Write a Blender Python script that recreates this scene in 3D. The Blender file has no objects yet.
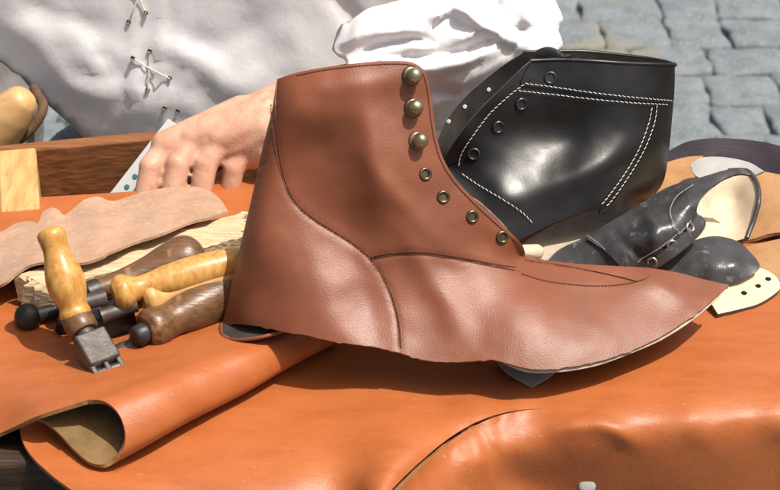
import bpy, math, random
import numpy as np
from mathutils import Vector, Matrix, noise
from mathutils.geometry import delaunay_2d_cdt
random.seed(7)
rng = np.random.default_rng(7)
SC = bpy.context.scene
COL = SC.collection

# ------------------------------------------------------------------ camera model (photo pixels 780x490)
FOC = 780 * 85 / 36.0
PIT = math.radians(32)
DIST = 1.09
CAM = np.array([0, -DIST * math.cos(PIT), DIST * math.sin(PIT)])
FW = np.array([0, math.cos(PIT), -math.sin(PIT)])
UP = np.array([0, math.sin(PIT), math.cos(PIT)])
RT = np.array([1.0, 0, 0])
def ray(px, py):
    px = np.asarray(px, float); py = np.asarray(py, float)
    return FW + ((px - 390) / FOC)[..., None] * RT - ((py - 245) / FOC)[..., None] * UP
def pz(px, py, z):
    d = ray(px, py); t = (np.asarray(z) - CAM[2]) / d[..., 2]; return CAM + t[..., None] * d
def pyy(px, py, y):
    d = ray(px, py); t = (np.asarray(y) - CAM[1]) / d[..., 1]; return CAM + t[..., None] * d
def V(a): return Vector((float(a[0]), float(a[1]), float(a[2])))

# ------------------------------------------------------------------ small maths
class TPS:
    def __init__(s, pts, lam=0.0):
        p = np.array(pts, float); s.c = p[:, :2]; v = p[:, 2]; n = len(p)
        K = s.k(s.c) + lam * np.eye(n)
        P = np.c_[np.ones(n), s.c / 100.0]
        A = np.zeros((n + 3, n + 3)); A[:n, :n] = K; A[:n, n:] = P; A[n:, :n] = P.T
        s.w = np.linalg.solve(A, np.r_[v, 0, 0, 0])
    def k(s, q):
        r2 = ((q[:, None, :] - s.c[None]) ** 2).sum(-1) / 1e4
        return np.where(r2 > 1e-12, 0.5 * r2 * np.log(r2 + 1e-20), 0)
    def __call__(s, px, py):
        q = np.c_[np.ravel(px), np.ravel(py)].astype(float)
        return (s.k(q) @ s.w[:-3] + np.c_[np.ones(len(q)), q / 100.0] @ s.w[-3:]).reshape(np.shape(px))

def spline(pts, step=3.0, closed=False):
    """Catmull-Rom through 2D points; a repeated point is a corner."""
    P = [np.array(p, float) for p in pts]
    if closed:
        P = P + [P[0]]
    segs, cur = [], [P[0]]
    for p in P[1:]:
        if np.allclose(p, cur[-1]):
            if len(cur) > 1: segs.append(cur)
            cur = [p]
        else: cur.append(p)
    if len(cur) > 1: segs.append(cur)
    smooth_close = closed and len(segs) == 1
    out = []
    for sg in segs:
        n = len(sg)
        for i in range(n - 1):
            p1, p2 = sg[i], sg[i + 1]
            p0 = sg[i - 1] if i > 0 else (sg[-2] if smooth_close else 2 * p1 - p2)
            p3 = sg[i + 2] if i + 2 < n else (sg[1] if smooth_close else 2 * p2 - p1)
            m = max(1, int(np.linalg.norm(p2 - p1) / step))
            for k in range(m):
                t = k / m
                out.append(0.5 * (2 * p1 + (p2 - p0) * t + (2 * p0 - 5 * p1 + 4 * p2 - p3) * t * t + (3 * p1 - p0 - 3 * p2 + p3) * t ** 3))
    if not closed: out.append(segs[-1][-1])
    return np.array(out)

def seg_dist(q, line, want_t=False):
    a = line[:-1]; b = line[1:]; ab = b - a
    L2 = (ab ** 2).sum(-1) + 1e-12
    best = np.full(len(q), 1e9); bt = np.zeros(len(q)); bs = np.zeros(len(q))
    for i in range(len(a)):
        t = np.clip(((q - a[i]) @ ab[i]) / L2[i], 0, 1)
        w = q - a[i] - t[:, None] * ab[i]
        d = np.sqrt((w ** 2).sum(-1))
        m = d < best
        best[m] = d[m]; bt[m] = (i + t[m]) / len(a)
        bs[m] = np.sign(ab[i][0] * w[m, 1] - ab[i][1] * w[m, 0])
    return (best, bt, bs) if want_t else best

def inside(q, poly):
    x, y = q[:, 0], q[:, 1]; r = np.zeros(len(q), bool)
    j = len(poly) - 1
    for i in range(len(poly)):
        xi, yi = poly[i]; xj, yj = poly[j]
        c = ((yi > y) != (yj > y)) & (x < (xj - xi) * (y - yi) / (yj - yi + 1e-12) + xi)
        r ^= c; j = i
    return r

def tri2d(outline, sp):
    """triangulate a 2D outline with an even interior grid -> pts, tris"""
    lo = outline.min(0); hi = outline.max(0)
    rows = []
    y = lo[1]; k = 0
    while y < hi[1]:
        xs = np.arange(lo[0] + (sp / 2 if k % 2 else 0), hi[0], sp)
        rows.append(np.c_[xs, np.full(len(xs), y)]); y += sp * 0.866; k += 1
    g = np.concatenate(rows)
    g = g + rng.uniform(-.08, .08, g.shape) * sp
    g = g[inside(g, outline)]
    dd = seg_dist(g, np.r_[outline, outline[:1]])
    g = g[dd > sp * 0.55]
    pts = np.r_[outline, g]
    n = len(outline)
    res = delaunay_2d_cdt([Vector((float(a), float(b))) for a, b in pts], [], [list(range(n))], 1, 1e-4)
    return np.array([[v.x, v.y] for v in res[0]]), [list(f) for f in res[2]]

def vnormals(v, f):
    n = np.zeros_like(v)
    for k in f:
        for i in range(1, len(k) - 1):
            c = np.cross(v[k[i]] - v[k[0]], v[k[i + 1]] - v[k[0]])
            for j in (k[0], k[i], k[i + 1]): n[j] += c
    return n / (np.linalg.norm(n, axis=1)[:, None] + 1e-15)

def fbm(p, sc, oct=3, seed=0.0):
    out = np.empty(len(p))
    for i, q in enumerate(p):
        out[i] = noise.fractal(Vector((q[0] * sc + seed, q[1] * sc - seed, q[2] * sc + 2 * seed)), 0.9, 2.0, oct)
    return out

# ------------------------------------------------------------------ mesh builder
class MB:
    def __init__(s): s.v = []; s.f = []; s.m = []; s.n = 0; s.sharp = set()
    def add(s, v, f, mi=0):
        v = np.asarray(v, float); o = s.n
        s.v.append(v); s.n += len(v)
        s.f += [[i + o for i in k] for k in f]
        s.m += (list(mi) if isinstance(mi, (list, tuple)) else [mi] * len(f))
        return o
    def sheet(s, v, f, t=0.0015, mi=(0, 1), face_to=CAM, edge=2):
        """front surface v,f thickened backwards by t; material mi[0] front, mi[1] back and edge"""
        v = np.asarray(v, float)
        n = vnormals(v, f)
        if (np.einsum('ij,ij->i', n, face_to - v)).sum() < 0:
            f = [k[::-1] for k in f]; n = -n
        cnt = {}
        for k in f:
            for i in range(len(k)):
                a, b = k[i], k[(i + 1) % len(k)]
                e = (min(a, b), max(a, b))
                cnt.setdefault(e, []).append((a, b))
        bd = [x[0] for e, x in cnt.items() if len(x) == 1]
        N = len(v)
        # round the rim: rim vertices dip a little, an extra ring sits at mid thickness
        vv = np.r_[v, v - n * t]
        ff = [list(k) for k in f] + [[i + N for i in k[::-1]] for k in f]
        mm = [mi[0]] * len(f) + [mi[1]] * len(f)
        em = mi[2] if len(mi) > 2 else mi[1]
        for a, b in bd:
            ff.append([b, a, a + N, b + N]); mm.append(em)
        o = s.add(vv, ff, mm)
        for a, b in bd:
            s.sharp.add((min(a + o, b + o), max(a + o, b + o))); s.sharp.add((min(a, b) + o + N, max(a, b) + o + N))
    def lathe(s, prof, A, B, seg=24, mi=0, rad=None):
        """profile [(t along A->B in metres or 0..1 if rad None, r)], revolve"""
        A = np.asarray(A, float); B = np.asarray(B, float); ax = B - A; L = np.linalg.norm(ax); ax = ax / L
        h = np.array([0, 0, 1.0]) if abs(ax[2]) < .9 else np.array([1.0, 0, 0])
        u = np.cross(ax, h); u /= np.linalg.norm(u); w = np.cross(ax, u)
        th = np.linspace(0, 2 * math.pi, seg, endpoint=False)
        ring = np.cos(th)[:, None] * u + np.sin(th)[:, None] * w
        vs = []
        for t, r in prof: vs.append(A + ax * t + ring * max(r, 1e-5))
        fs = []
        for i in range(len(prof) - 1):
            for k in range(seg):
                k2 = (k + 1) % seg
                fs.append([i * seg + k, i * seg + k2, (i + 1) * seg + k2, (i + 1) * seg + k])
        fs.append(list(range(seg))[::-1]); fs.append([(len(prof) - 1) * seg + k for k in range(seg)])
        s.add(np.concatenate(vs), fs, mi)
    def tube(s, pts, r, seg=8, mi=0):
        P = np.asarray(pts, float); n = len(P); vs = []
        rr = np.broadcast_to(np.asarray(r, float), (n,))
        prev = None
        for i in range(n):
            d = P[min(i + 1, n - 1)] - P[max(i - 1, 0)]; d = d / (np.linalg.norm(d) + 1e-12)
            if prev is None:
                h = np.array([0, 0, 1.0]) if abs(d[2]) < .9 else np.array([1.0, 0, 0])
                u = np.cross(d, h)
            else: u = prev - d * (prev @ d)
            u /= np.linalg.norm(u); prev = u; w = np.cross(d, u)
            th = np.linspace(0, 2 * math.pi, seg, endpoint=False)
            vs.append(P[i] + rr[i] * (np.cos(th)[:, None] * u + np.sin(th)[:, None] * w))
        fs = []
        for i in range(n - 1):
            for k in range(seg):
                k2 = (k + 1) % seg
                fs.append([i * seg + k, i * seg + k2, (i + 1) * seg + k2, (i + 1) * seg + k])
        fs.append(list(range(seg))[::-1]); fs.append([(n - 1) * seg + k for k in range(seg)])
        s.add(np.concatenate(vs), fs, mi)
    def capsule(s, p, q, r1, r2, seg=14, mi=0):
        p = np.asarray(p, float); q = np.asarray(q, float); L = np.linalg.norm(q - p)
        if L < 1e-6: q = p + np.array([0, 0, 1e-4]); L = 1e-4
        pr = []
        for k in range(5): a = math.pi / 2 * k / 4; pr.append((-r1 * math.cos(a), r1 * math.sin(a)))
        for k in range(5): a = math.pi / 2 * k / 4; pr.append((L + r2 * math.sin(a), r2 * math.cos(a)))
        s.lathe(pr, p, q, seg, mi)
    def hexa(s, c, mi=0, bev=0.0):
        """8 corners: bottom 4 then top 4"""
        s.add(c, [[3, 2, 1, 0], [4, 5, 6, 7], [0, 1, 5, 4], [1, 2, 6, 5], [2, 3, 7, 6], [3, 0, 4, 7]], mi)
    def build(s, name, mats, parent=None, ang=50, smooth=True, loc=None, bevel=0, mods=None):
        v = np.concatenate(s.v)
        o0 = np.array(parent.location) if parent is not None and loc is None else None
        if parent is not None:
            p = parent; o0 = np.zeros(3)
            while p is not None: o0 = o0 + np.array(p.location); p = p.parent
        else: o0 = np.asarray(loc if loc is not None else v.mean(0) * [1, 1, 0] + [0, 0, v[:, 2].min()], float)
        me = bpy.data.meshes.new(name)
        me.from_pydata((v - o0).tolist(), [], s.f)
        for m in (mats if isinstance(mats, (list, tuple)) else [mats]): me.materials.append(m)
        me.polygons.foreach_set('material_index', s.m)
        me.update()
        if smooth:
            me.polygons.foreach_set('use_smooth', [True] * len(s.f))
            if ang < 180: me.set_sharp_from_angle(angle=math.radians(ang))
            if s.sharp:
                at = me.attributes.get('sharp_edge') or me.attributes.new('sharp_edge', 'BOOLEAN', 'EDGE')
                arr = np.zeros(len(me.edges), bool); at.data.foreach_get('value', arr)
                ev = np.zeros(len(me.edges) * 2, int); me.edges.foreach_get('vertices', ev); ev = ev.reshape(-1, 2)
                for i, (a, b) in enumerate(ev):
                    if (min(a, b), max(a, b)) in s.sharp: arr[i] = True
                at.data.foreach_set('value', arr)
        o = bpy.data.objects.new(name, me); COL.objects.link(o)
        if parent is not None: o.parent = parent
        else: o.location = o0
        if bevel:
            b = o.modifiers.new('bevel', 'BEVEL'); b.width = bevel; b.segments = 2; b.limit_method = 'ANGLE'; b.angle_limit = math.radians(40)
            b.harden_normals = False
        return o

def tag(o, label, cat, group=None, kind=None):
    if label: o['label'] = label
    if cat: o['category'] = cat
    if group: o['group'] = group
    if kind: o['kind'] = kind
    return o
def thing(name, loc, label, cat, group=None):
    o = bpy.data.objects.new(name, None); COL.objects.link(o); o.location = V(loc); o.empty_display_size = .02
    return tag(o, label, cat, group)

# ------------------------------------------------------------------ materials
def mat(name, base, rough=.5, spec=.5, var=None, vscale=30, bump=(), coat=0, sub=0, metal=0, stretch=None, rvar=0, detail=4, extra=None, sheen=0):
    """principled; var = second colour mixed by noise; bump = list of (kind, scale, strength, distance)"""
    m = bpy.data.materials.new(name); m.use_nodes = True
    nt = m.node_tree; N = nt.nodes; L = nt.links
    b = N['Principled BSDF']
    b.inputs['Base Color'].default_value = (*base, 1); b.inputs['Roughness'].default_value = rough
    b.inputs['Specular IOR Level'].default_value = spec; b.inputs['Metallic'].default_value = metal
    b.inputs['Coat Weight'].default_value = coat; b.inputs['Coat Roughness'].default_value = .25
    if sheen: b.inputs['Sheen Weight'].default_value = sheen; b.inputs['Sheen Roughness'].default_value = .6
    if sub:
        b.inputs['Subsurface Weight'].default_value = sub; b.inputs['Subsurface Radius'].default_value = (1, .35, .2); b.inputs['Subsurface Scale'].default_value = .004
    tc = N.new('ShaderNodeTexCoord'); co = tc.outputs['Object']
    if stretch:
        mp = N.new('ShaderNodeMapping'); mp.inputs['Scale'].default_value = stretch[0]; mp.inputs['Rotation'].default_value = stretch[1]
        L.new(co, mp.inputs['Vector']); cs = mp.outputs['Vector']
    else: cs = co
    def noi(sc, vec, det=detail, ro=.6):
        n = N.new('ShaderNodeTexNoise'); n.inputs['Scale'].default_value = sc; n.inputs['Detail'].default_value = det; n.inputs['Roughness'].default_value = ro
        L.new(vec, n.inputs['Vector']); return n
    col = None
    def mixcol(a, bcol, fac):
        x = N.new('ShaderNodeMix'); x.data_type = 'RGBA'
        if isinstance(a, tuple): x.inputs[6].default_value = (*a, 1)
        else: L.new(a, x.inputs[6])
        x.inputs[7].default_value = (*bcol, 1)
        L.new(fac, x.inputs[0]); return x.outputs[2]
    def ramp(src, a, bb):
        r = N.new('ShaderNodeMapRange'); r.inputs[1].default_value = a; r.inputs[2].default_value = bb; L.new(src, r.inputs[0]); return r.outputs[0]
    if var:
        n = noi(vscale, cs); col = mixcol(base, var, ramp(n.outputs['Fac'], .38, .64))
    for ex in (extra or ()):   # (colour, scale, lo, hi)
        n = noi(ex[1], cs if len(ex) < 5 else co); col = mixcol(col if col is not None else base, ex[0], ramp(n.outputs['Fac'], ex[2], ex[3]))
    if col is not None: L.new(col, b.inputs['Base Color'])
    if rvar:
        n = noi(vscale * 1.7, co); r = N.new('ShaderNodeMapRange'); r.inputs[1].default_value = .3; r.inputs[2].default_value = .7
        r.inputs[3].default_value = rough - rvar; r.inputs[4].default_value = rough + rvar; L.new(n.outputs['Fac'], r.inputs[0]); L.new(r.outputs[0], b.inputs['Roughness'])
    prev = None
    for kind, sc, st, dist in bump:
        if kind == 'v':
            t = N.new('ShaderNodeTexVoronoi'); t.feature = 'SMOOTH_F1'; t.inputs['Scale'].default_value = sc; t.inputs['Smoothness'].default_value = .3
            ns = noi(sc * .5, co, 2); ad = N.new('ShaderNodeVectorMath'); ad.operation = 'MULTIPLY_ADD'
            ad.inputs[1].default_value = (1.2 / sc,) * 3; L.new(ns.outputs['Color'], ad.inputs[0]); L.new(co, ad.inputs[2]); L.new(ad.outputs[0], t.inputs['Vector']); h = t.outputs['Distance']
        else: h = noi(sc, cs if kind == 'ns' else co, 3).outputs['Fac']
        bp = N.new('ShaderNodeBump'); bp.inputs['Strength'].default_value = st; bp.inputs['Distance'].default_value = dist
        L.new(h, bp.inputs['Height'])
        if prev is not None: L.new(prev, bp.inputs['Normal'])
        prev = bp.outputs['Normal']
    if prev is not None: L.new(prev, b.inputs['Normal'])
    return m

M = {}
M['brown'] = mat('brown_leather', (.195, .058, .025), .46, .48, var=(.165, .050, .022), vscale=22, rvar=.04, bump=[('n', 60, .06, .0010), ('v', 1400, .42, .00018)])
M['brown_edge'] = mat('leather_cut_edge', (.16, .065, .04), .8, .2, var=(.3, .17, .11), vscale=300, bump=[('n', 900, .6, .0005)])
M['lining'] = mat('cream_lining', (.62, .52, .38), .75, .2, var=(.52, .42, .29), vscale=60, bump=[('n', 700, .4, .0003)])
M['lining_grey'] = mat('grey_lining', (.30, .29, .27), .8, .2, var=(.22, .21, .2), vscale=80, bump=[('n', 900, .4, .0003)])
M['lining_drab'] = mat('drab_lining', (.45, .38, .29), .8, .2, var=(.35, .29, .22), vscale=80, bump=[('n', 900, .4, .0003)])
M['lining_dark'] = mat('dark_lining', (.05, .045, .042), .8, .2, var=(.03, .027, .025), vscale=60, bump=[('n', 700, .4, .0003)])
M['thread_brown'] = mat('brown_thread', (.10, .03, .016), .6, .3)
M['thread_white'] = mat('white_thread', (.68, .66, .60), .6, .3)
M['black'] = mat('black_leather', (.005, .005, .0053), .36, .5, var=(.009, .009, .010), vscale=30, rvar=.06, bump=[('n', 45, .25, .0010), ('v', 1300, .2, .00012)])
M['black_worn'] = mat('worn_black_leather', (.032, .032, .033), .38, .5, var=(.055, .056, .058), vscale=45, rvar=.06, bump=[('n', 120, .25, .0010), ('v', 700, .4, .0002)], extra=[((.16, .16, .165), 130, .60, .74)])
M['orange'] = mat('orange_leather', (.375, .110, .030), .46, .4, var=(.325, .089, .022), vscale=24, rvar=.06, detail=8, stretch=((1, 3.2, 1), (0, 0, .35)), bump=[('n', 38, .2, .0012), ('ns', 130, .35, .0005), ('n', 420, .3, .0003), ('v', 1500, .35, .00014)],
                  extra=[((.42, .17, .075), 170, .645, .72), ((.25, .055, .014), 420, .64, .72), ((.375, .113, .036), 60, .55, .80), ((.24, .060, .017), 70, .66, .78)])
M['flesh'] = mat('leather_flesh_side', (.20, .125, .055), .85, .15, var=(.14, .085, .035), vscale=90, bump=[('n', 500, .6, .0006)])
M['flesh_edge'] = mat('orange_cut_edge', (.30, .15, .06), .8, .2, var=(.2, .1, .04), vscale=200, bump=[('n', 700, .6, .0005)])
M['suede_pale'] = mat('pale_suede', (.42, .255, .165), .92, .1, var=(.36, .21, .13), vscale=60, bump=[('n', 800, .8, .0006), ('n', 120, .4, .001)], sheen=.15, extra=[((.47, .32, .21), 260, .54, .70), ((.35, .21, .12), 14, .56, .72)])
M['suede_tan'] = mat('tan_suede', (.38, .205, .088), .92, .1, var=(.32, .16, .065), vscale=70, bump=[('n', 700, .8, .0006), ('n', 140, .4, .001)], sheen=.15)
M['wood_pale'] = mat('pale_split_wood', (.58, .47, .31), .8, .15, var=(.42, .31, .17), vscale=16, stretch=((3, 40, 30), (0, 0, -.35)), bump=[('ns', 12, .8, .0012)], extra=[((.30, .20, .09), 20, .66, .8)])
M['wood_box'] = mat('old_box_wood', (.25, .105, .04), .7, .25, var=(.15, .055, .018), vscale=10, stretch=((2, 30, 26), (0, 0, 0)), bump=[('ns', 10, .6, .001)], extra=[((.06, .025, .01), 6, .62, .75)])
M['wood_end'] = mat('fresh_box_end_wood', (.55, .34, .14), .65, .3, var=(.42, .23, .08), vscale=8, stretch=((24, 4, 14), (0, .3, .5)), bump=[('ns', 10, .5, .0008)], extra=[((.38, .17, .06), 14, .6, .75)])
M['wood_dark'] = mat('dark_bench_wood', (.045, .026, .015), .7, .3, var=(.02, .011, .007), vscale=8, stretch=((2, 34, 20), (0, 0, .1)), bump=[('ns', 8, .8, .0015)], extra=[((.11, .065, .035), 9, .60, .75)])
M['handle_yellow'] = mat('varnished_yellow_wood', (.56, .31, .085), .40, .45, var=(.40, .185, .040), vscale=16, stretch=((20, 20, 5), (0.3, .2, 0)), coat=.12, rvar=.1, bump=[('ns', 14, .3, .0005), ('n', 350, .2, .0003)], extra=[((.24, .10, .02), 150, .66, .76, 1), ((.62, .42, .16), 45, .58, .72, 1)])
M['handle_pale'] = mat('pale_handle_wood', (.60, .36, .14), .42, .4, var=(.48, .26, .085), vscale=10, stretch=((6, 30, 30), (0, 0, .4)), bump=[('ns', 10, .3, .0005)], extra=[((.3, .14, .05), 90, .64, .76, 1)])
M['handle_brown'] = mat('worn_brown_handle_wood', (.15, .075, .032), .38, .45, var=(.09, .042, .018), vscale=9, stretch=((6, 30, 30), (0, 0, .4)), bump=[('ns', 10, .5, .0008)], extra=[((.34, .20, .095), 60, .58, .72, 1)])
M['iron'] = mat('worn_iron', (.115, .105, .097), .5, .4, var=(.07, .064, .058), vscale=120, metal=.6, rvar=.08, bump=[('n', 400, .4, .0004)], extra=[((.10, .06, .04), 90, .60, .75)])
M['iron_dark'] = mat('dark_iron', (.045, .043, .042), .45, .5, var=(.02, .02, .02), vscale=90, metal=.5, bump=[('n', 300, .4, .0004)])
M['steel'] = mat('bright_steel', (.55, .53, .50), .25, .5, metal=1, var=(.4, .38, .35), vscale=150)
M['brass'] = mat('antique_brass', (.40, .35, .21), .32, .5, metal=.9, var=(.28, .24, .14), vscale=150, rvar=.06)
M['brass_dark'] = mat('dark_brass', (.20, .155, .10), .35, .5, metal=.9, var=(.10, .08, .05), vscale=200)
M['gunmetal'] = mat('black_eyelet_metal', (.07, .072, .076), .3, .5, metal=.8)
M['hole'] = mat('eyelet_hole', (.02, .012, .009), .9, .1)
M['hole_pale'] = mat('eyelet_hole_pale', (.38, .30, .2), .9, .1)
M['shirt'] = mat('white_cotton', (.76, .755, .765), 1.0, .0, var=(.80, .79, .80), vscale=18, bump=[('n', 80, .25, .0015), ('n', 1100, .4, .0003)])
_b = M['shirt'].node_tree.nodes['Principled BSDF']; _b.inputs['Subsurface Weight'].default_value = .2; _b.inputs['Subsurface Radius'].default_value = (1, 1, 1); _b.inputs['Subsurface Scale'].default_value = .005
M['cord'] = mat('cream_cord', (.70, .64, .54), .85, .2, bump=[('n', 900, .5, .0004)])
M['skin'] = mat('skin', (.58, .345, .245), .5, .35, var=(.51, .265, .175), vscale=70, sub=.15, bump=[('n', 190, .25, .0008), ('v', 600, .35, .0003)], extra=[((.62, .40, .29), 60, .55, .72), ((.46, .21, .14), 90, .62, .78)])
M['nail'] = mat('nail', (.68, .45, .37), .3, .5)
M['hair'] = mat('hair', (.09, .075, .06), .6, .4, bump=[('n', 300, .7, .002)])
M['trousers'] = mat('dark_slate_cloth', (.035, .038, .046), .55, .4, var=(.025, .027, .033), vscale=30, bump=[('n', 300, .4, .0006)])
M['paper'] = mat('white_card', (.78, .79, .80), .55, .4)
M['teal'] = mat('teal_ink', (.05, .27, .27), .5, .3)
M['ink'] = mat('pale_grey_ink', (.35, .42, .46), .5, .3)
M['bag'] = mat('grey_felt', (.16, .155, .15), .9, .1, var=(.11, .105, .10), vscale=60, bump=[('n', 400, .7, .001)])
M['strap'] = mat('brown_strap', (.15, .09, .05), .7, .2, var=(.09, .05, .03), vscale=60, bump=[('n', 400, .6, .0008)])
M['last_wood'] = mat('smooth_last_wood', (.58, .36, .16), .4, .4, var=(.50, .29, .115), vscale=12, stretch=((5, 18, 18), (0, 0, .6)))
M['purple'] = mat('dark_purple_cloth', (.024, .016, .024), .85, .2, var=(.016, .011, .017), vscale=30, bump=[('n', 120, .6, .002), ('n', 800, .4, .0004)], sheen=.1)
M['grey_hide'] = mat('pale_grey_leather', (.36, .36, .34), .7, .3, var=(.28, .28, .265), vscale=40, bump=[('n', 300, .4, .0005)])
M['granite'] = mat('granite', (.165, .195, .21), .75, .35, var=(.115, .138, .15), vscale=26, bump=[('n', 90, .7, .003), ('n', 320, .7, .0016)],
                   extra=[((.25, .265, .27), 220, .54, .66), ((.085, .09, .095), 300, .60, .70), ((.21, .19, .14), 4, .56, .68)])
M['joint'] = mat('joint_sand', (.14, .135, .12), .95, .1, var=(.05, .045, .036), vscale=40, bump=[('n', 300, .9, .004)], extra=[((.10, .095, .08), 60, .45, .6), ((.05, .085, .025), 7, .64, .74)])

# ------------------------------------------------------------------ sheets lying at a height over the bench
class ZSheet:
    def __init__(s, ctrl, wr=0, wsc=25, seed=0, ridges=(), mode='z', lam=0.0, tilt=0.0):
        s.tilt = tilt
        s.t = TPS(ctrl, lam); s.wr = wr; s.wsc = wsc; s.seed = seed; s.ridges = ridges; s.mode = mode
    def val(s, q):
        z = s.t(q[:, 0], q[:, 1])
        for line, amp, w in s.ridges:
            d, t, _ = seg_dist(q, line, True)
            fade = np.clip(np.minimum(t, 1 - t) * 6, 0, 1)
            z = z + amp * np.exp(-(d / w) ** 2) * (0.25 + .75 * fade)
        return z
    def at(s, q, lift=0.0):
        q = np.atleast_2d(np.asarray(q, float)); z = s.val(q) + lift
        z = z + s.tilt * np.clip(135 - q[:, 1], 0, 220)
        P = pz(q[:, 0], q[:, 1], z) if s.mode == 'z' else pyy(q[:, 0], q[:, 1], z)
        if s.wr:
            k = fbm(P * [1, 1, 0] if s.mode == 'z' else P * [1, 0, 1], s.wsc, 3, s.seed) * s.wr
            P = pz(q[:, 0], q[:, 1], z + k) if s.mode == 'z' else pyy(q[:, 0], q[:, 1], z + k)
        return P
def zpanel(mb, outline, sheet, sp=6, t=.0015, mi=(0, 1), lift=0.0, closed_outline=None, ostep=None):
    o = spline(outline, ostep or sp * .6, True)
    p, f = tri2d(o, sp)
    mb.sheet(sheet.at(p, lift), f, t, mi)

# sheets standing round a centre plane (boot uppers): d = distance of the near skin from that plane
class Upper:
    def __init__(s, P0, n, ctrl, closed_edge, R=40, grooves=(), wr=0, wsc=20, seed=0, bumps=(), bs=1.0):
        s.bs = bs; s.P0 = np.asarray(P0, float); s.n = np.asarray(n, float) / np.linalg.norm(n)
        s.t = TPS(ctrl); s.ce = closed_edge; s.R = R; s.gr = grooves; s.wr = wr; s.wsc = wsc; s.seed = seed; s.bumps = bumps
    def d(s, q):
        d = s.t(q[:, 0], q[:, 1])
        for (bx, by, rx, ry, ang, amp) in s.bumps:
            c, sn = math.cos(math.radians(ang)), math.sin(math.radians(ang))
            u = (q[:, 0] - bx) * c + (q[:, 1] - by) * sn; v = -(q[:, 0] - bx) * sn + (q[:, 1] - by) * c
            d = d + amp * s.bs * np.exp(-(u / rx) ** 2 - (v / ry) ** 2)
        if s.wr:
            d = d + s.wr * fbm(np.c_[q * .00059, np.zeros(len(q))], s.wsc, 3, s.seed)
        d = np.maximum(d, .0012)
        e = np.full(len(q), 1e9)
        for c in s.ce: e = np.minimum(e, seg_dist(q, c))
        x = np.clip(e / s.R, 0, 1)
        d = d * np.sqrt(np.maximum(1 - (1 - x) ** 2, 0))
        for line, amp, w in s.gr: d = d + amp * np.exp(-(seg_dist(q, line) / w) ** 2)
        return d
    def at(s, q, lift=0.0, far=False):
        q = np.atleast_2d(np.asarray(q, float)); d = s.d(q) + lift
        r = ray(q[:, 0], q[:, 1])
        t = (d - (CAM - s.P0) @ s.n) / (r @ s.n)
        P = CAM + t[:, None] * r
        return P - (2 * d - lift)[:, None] * s.n if far else P
    def nrm(s, q):
        q = np.atleast_2d(np.asarray(q, float)); e = .8
        a = s.at(q + [e, 0]) - s.at(q - [e, 0]); b = s.at(q + [0, e]) - s.at(q - [0, e])
        n = np.cross(b, a); n /= np.linalg.norm(n, axis=1)[:, None]
        sg = np.sign(np.einsum('ij,ij->i', n, CAM - s.at(q))); return n * sg[:, None]
def upanel(mb, outline, up, sp=4, t=.0014, mi=(0, 1), lift=0.0, far=False, ostep=None):
    o = spline(outline, ostep or sp * .6, True)
    p, f = tri2d(o, sp)
    P = up.at(p, lift, far)
    if far:
        c = up.P0 - up.n * 10; mb.sheet(P, f, t, mi, face_to=c)
    else: mb.sheet(P, f, t, mi)

def resample(P, step):
    P = np.asarray(P, float); s = np.r_[0, np.cumsum(np.linalg.norm(np.diff(P, axis=0), axis=1))]
    n = max(2, int(s[-1] / step) + 1); t = np.linspace(0, s[-1], n)
    return np.c_[[np.interp(t, s, P[:, k]) for k in range(P.shape[1])]].T
def stitches(mb, up, line2d, pitch, length, r, lift=.0003, slant=0.0, mi=0):
    l = spline(line2d, 2); P = up.at(l); 
    # walk by world length
    s = np.r_[0, np.cumsum(np.linalg.norm(np.diff(P, axis=0), axis=1))]
    m = int(s[-1] / pitch)
    ts = (np.arange(m) + .5) * pitch
    q = np.c_[np.interp(ts, s, l[:, 0]), np.interp(ts, s, l[:, 1])]
    q2 = np.c_[np.interp(ts + .0004, s, l[:, 0]), np.interp(ts + .0004, s, l[:, 1])]
    C = up.at(q); D = up.at(q2) - C; n = up.nrm(q)
    for c, d, nn in zip(C, D, n):
        d = d / (np.linalg.norm(d) + 1e-12); w = np.cross(nn, d)
        d = d + w * (slant + random.uniform(-.06, .06)); d /= np.linalg.norm(d)
        c = c + nn * (lift)
        mb.capsule(c - d * length / 2, c + d * length / 2, r, r, 6, mi)

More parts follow.
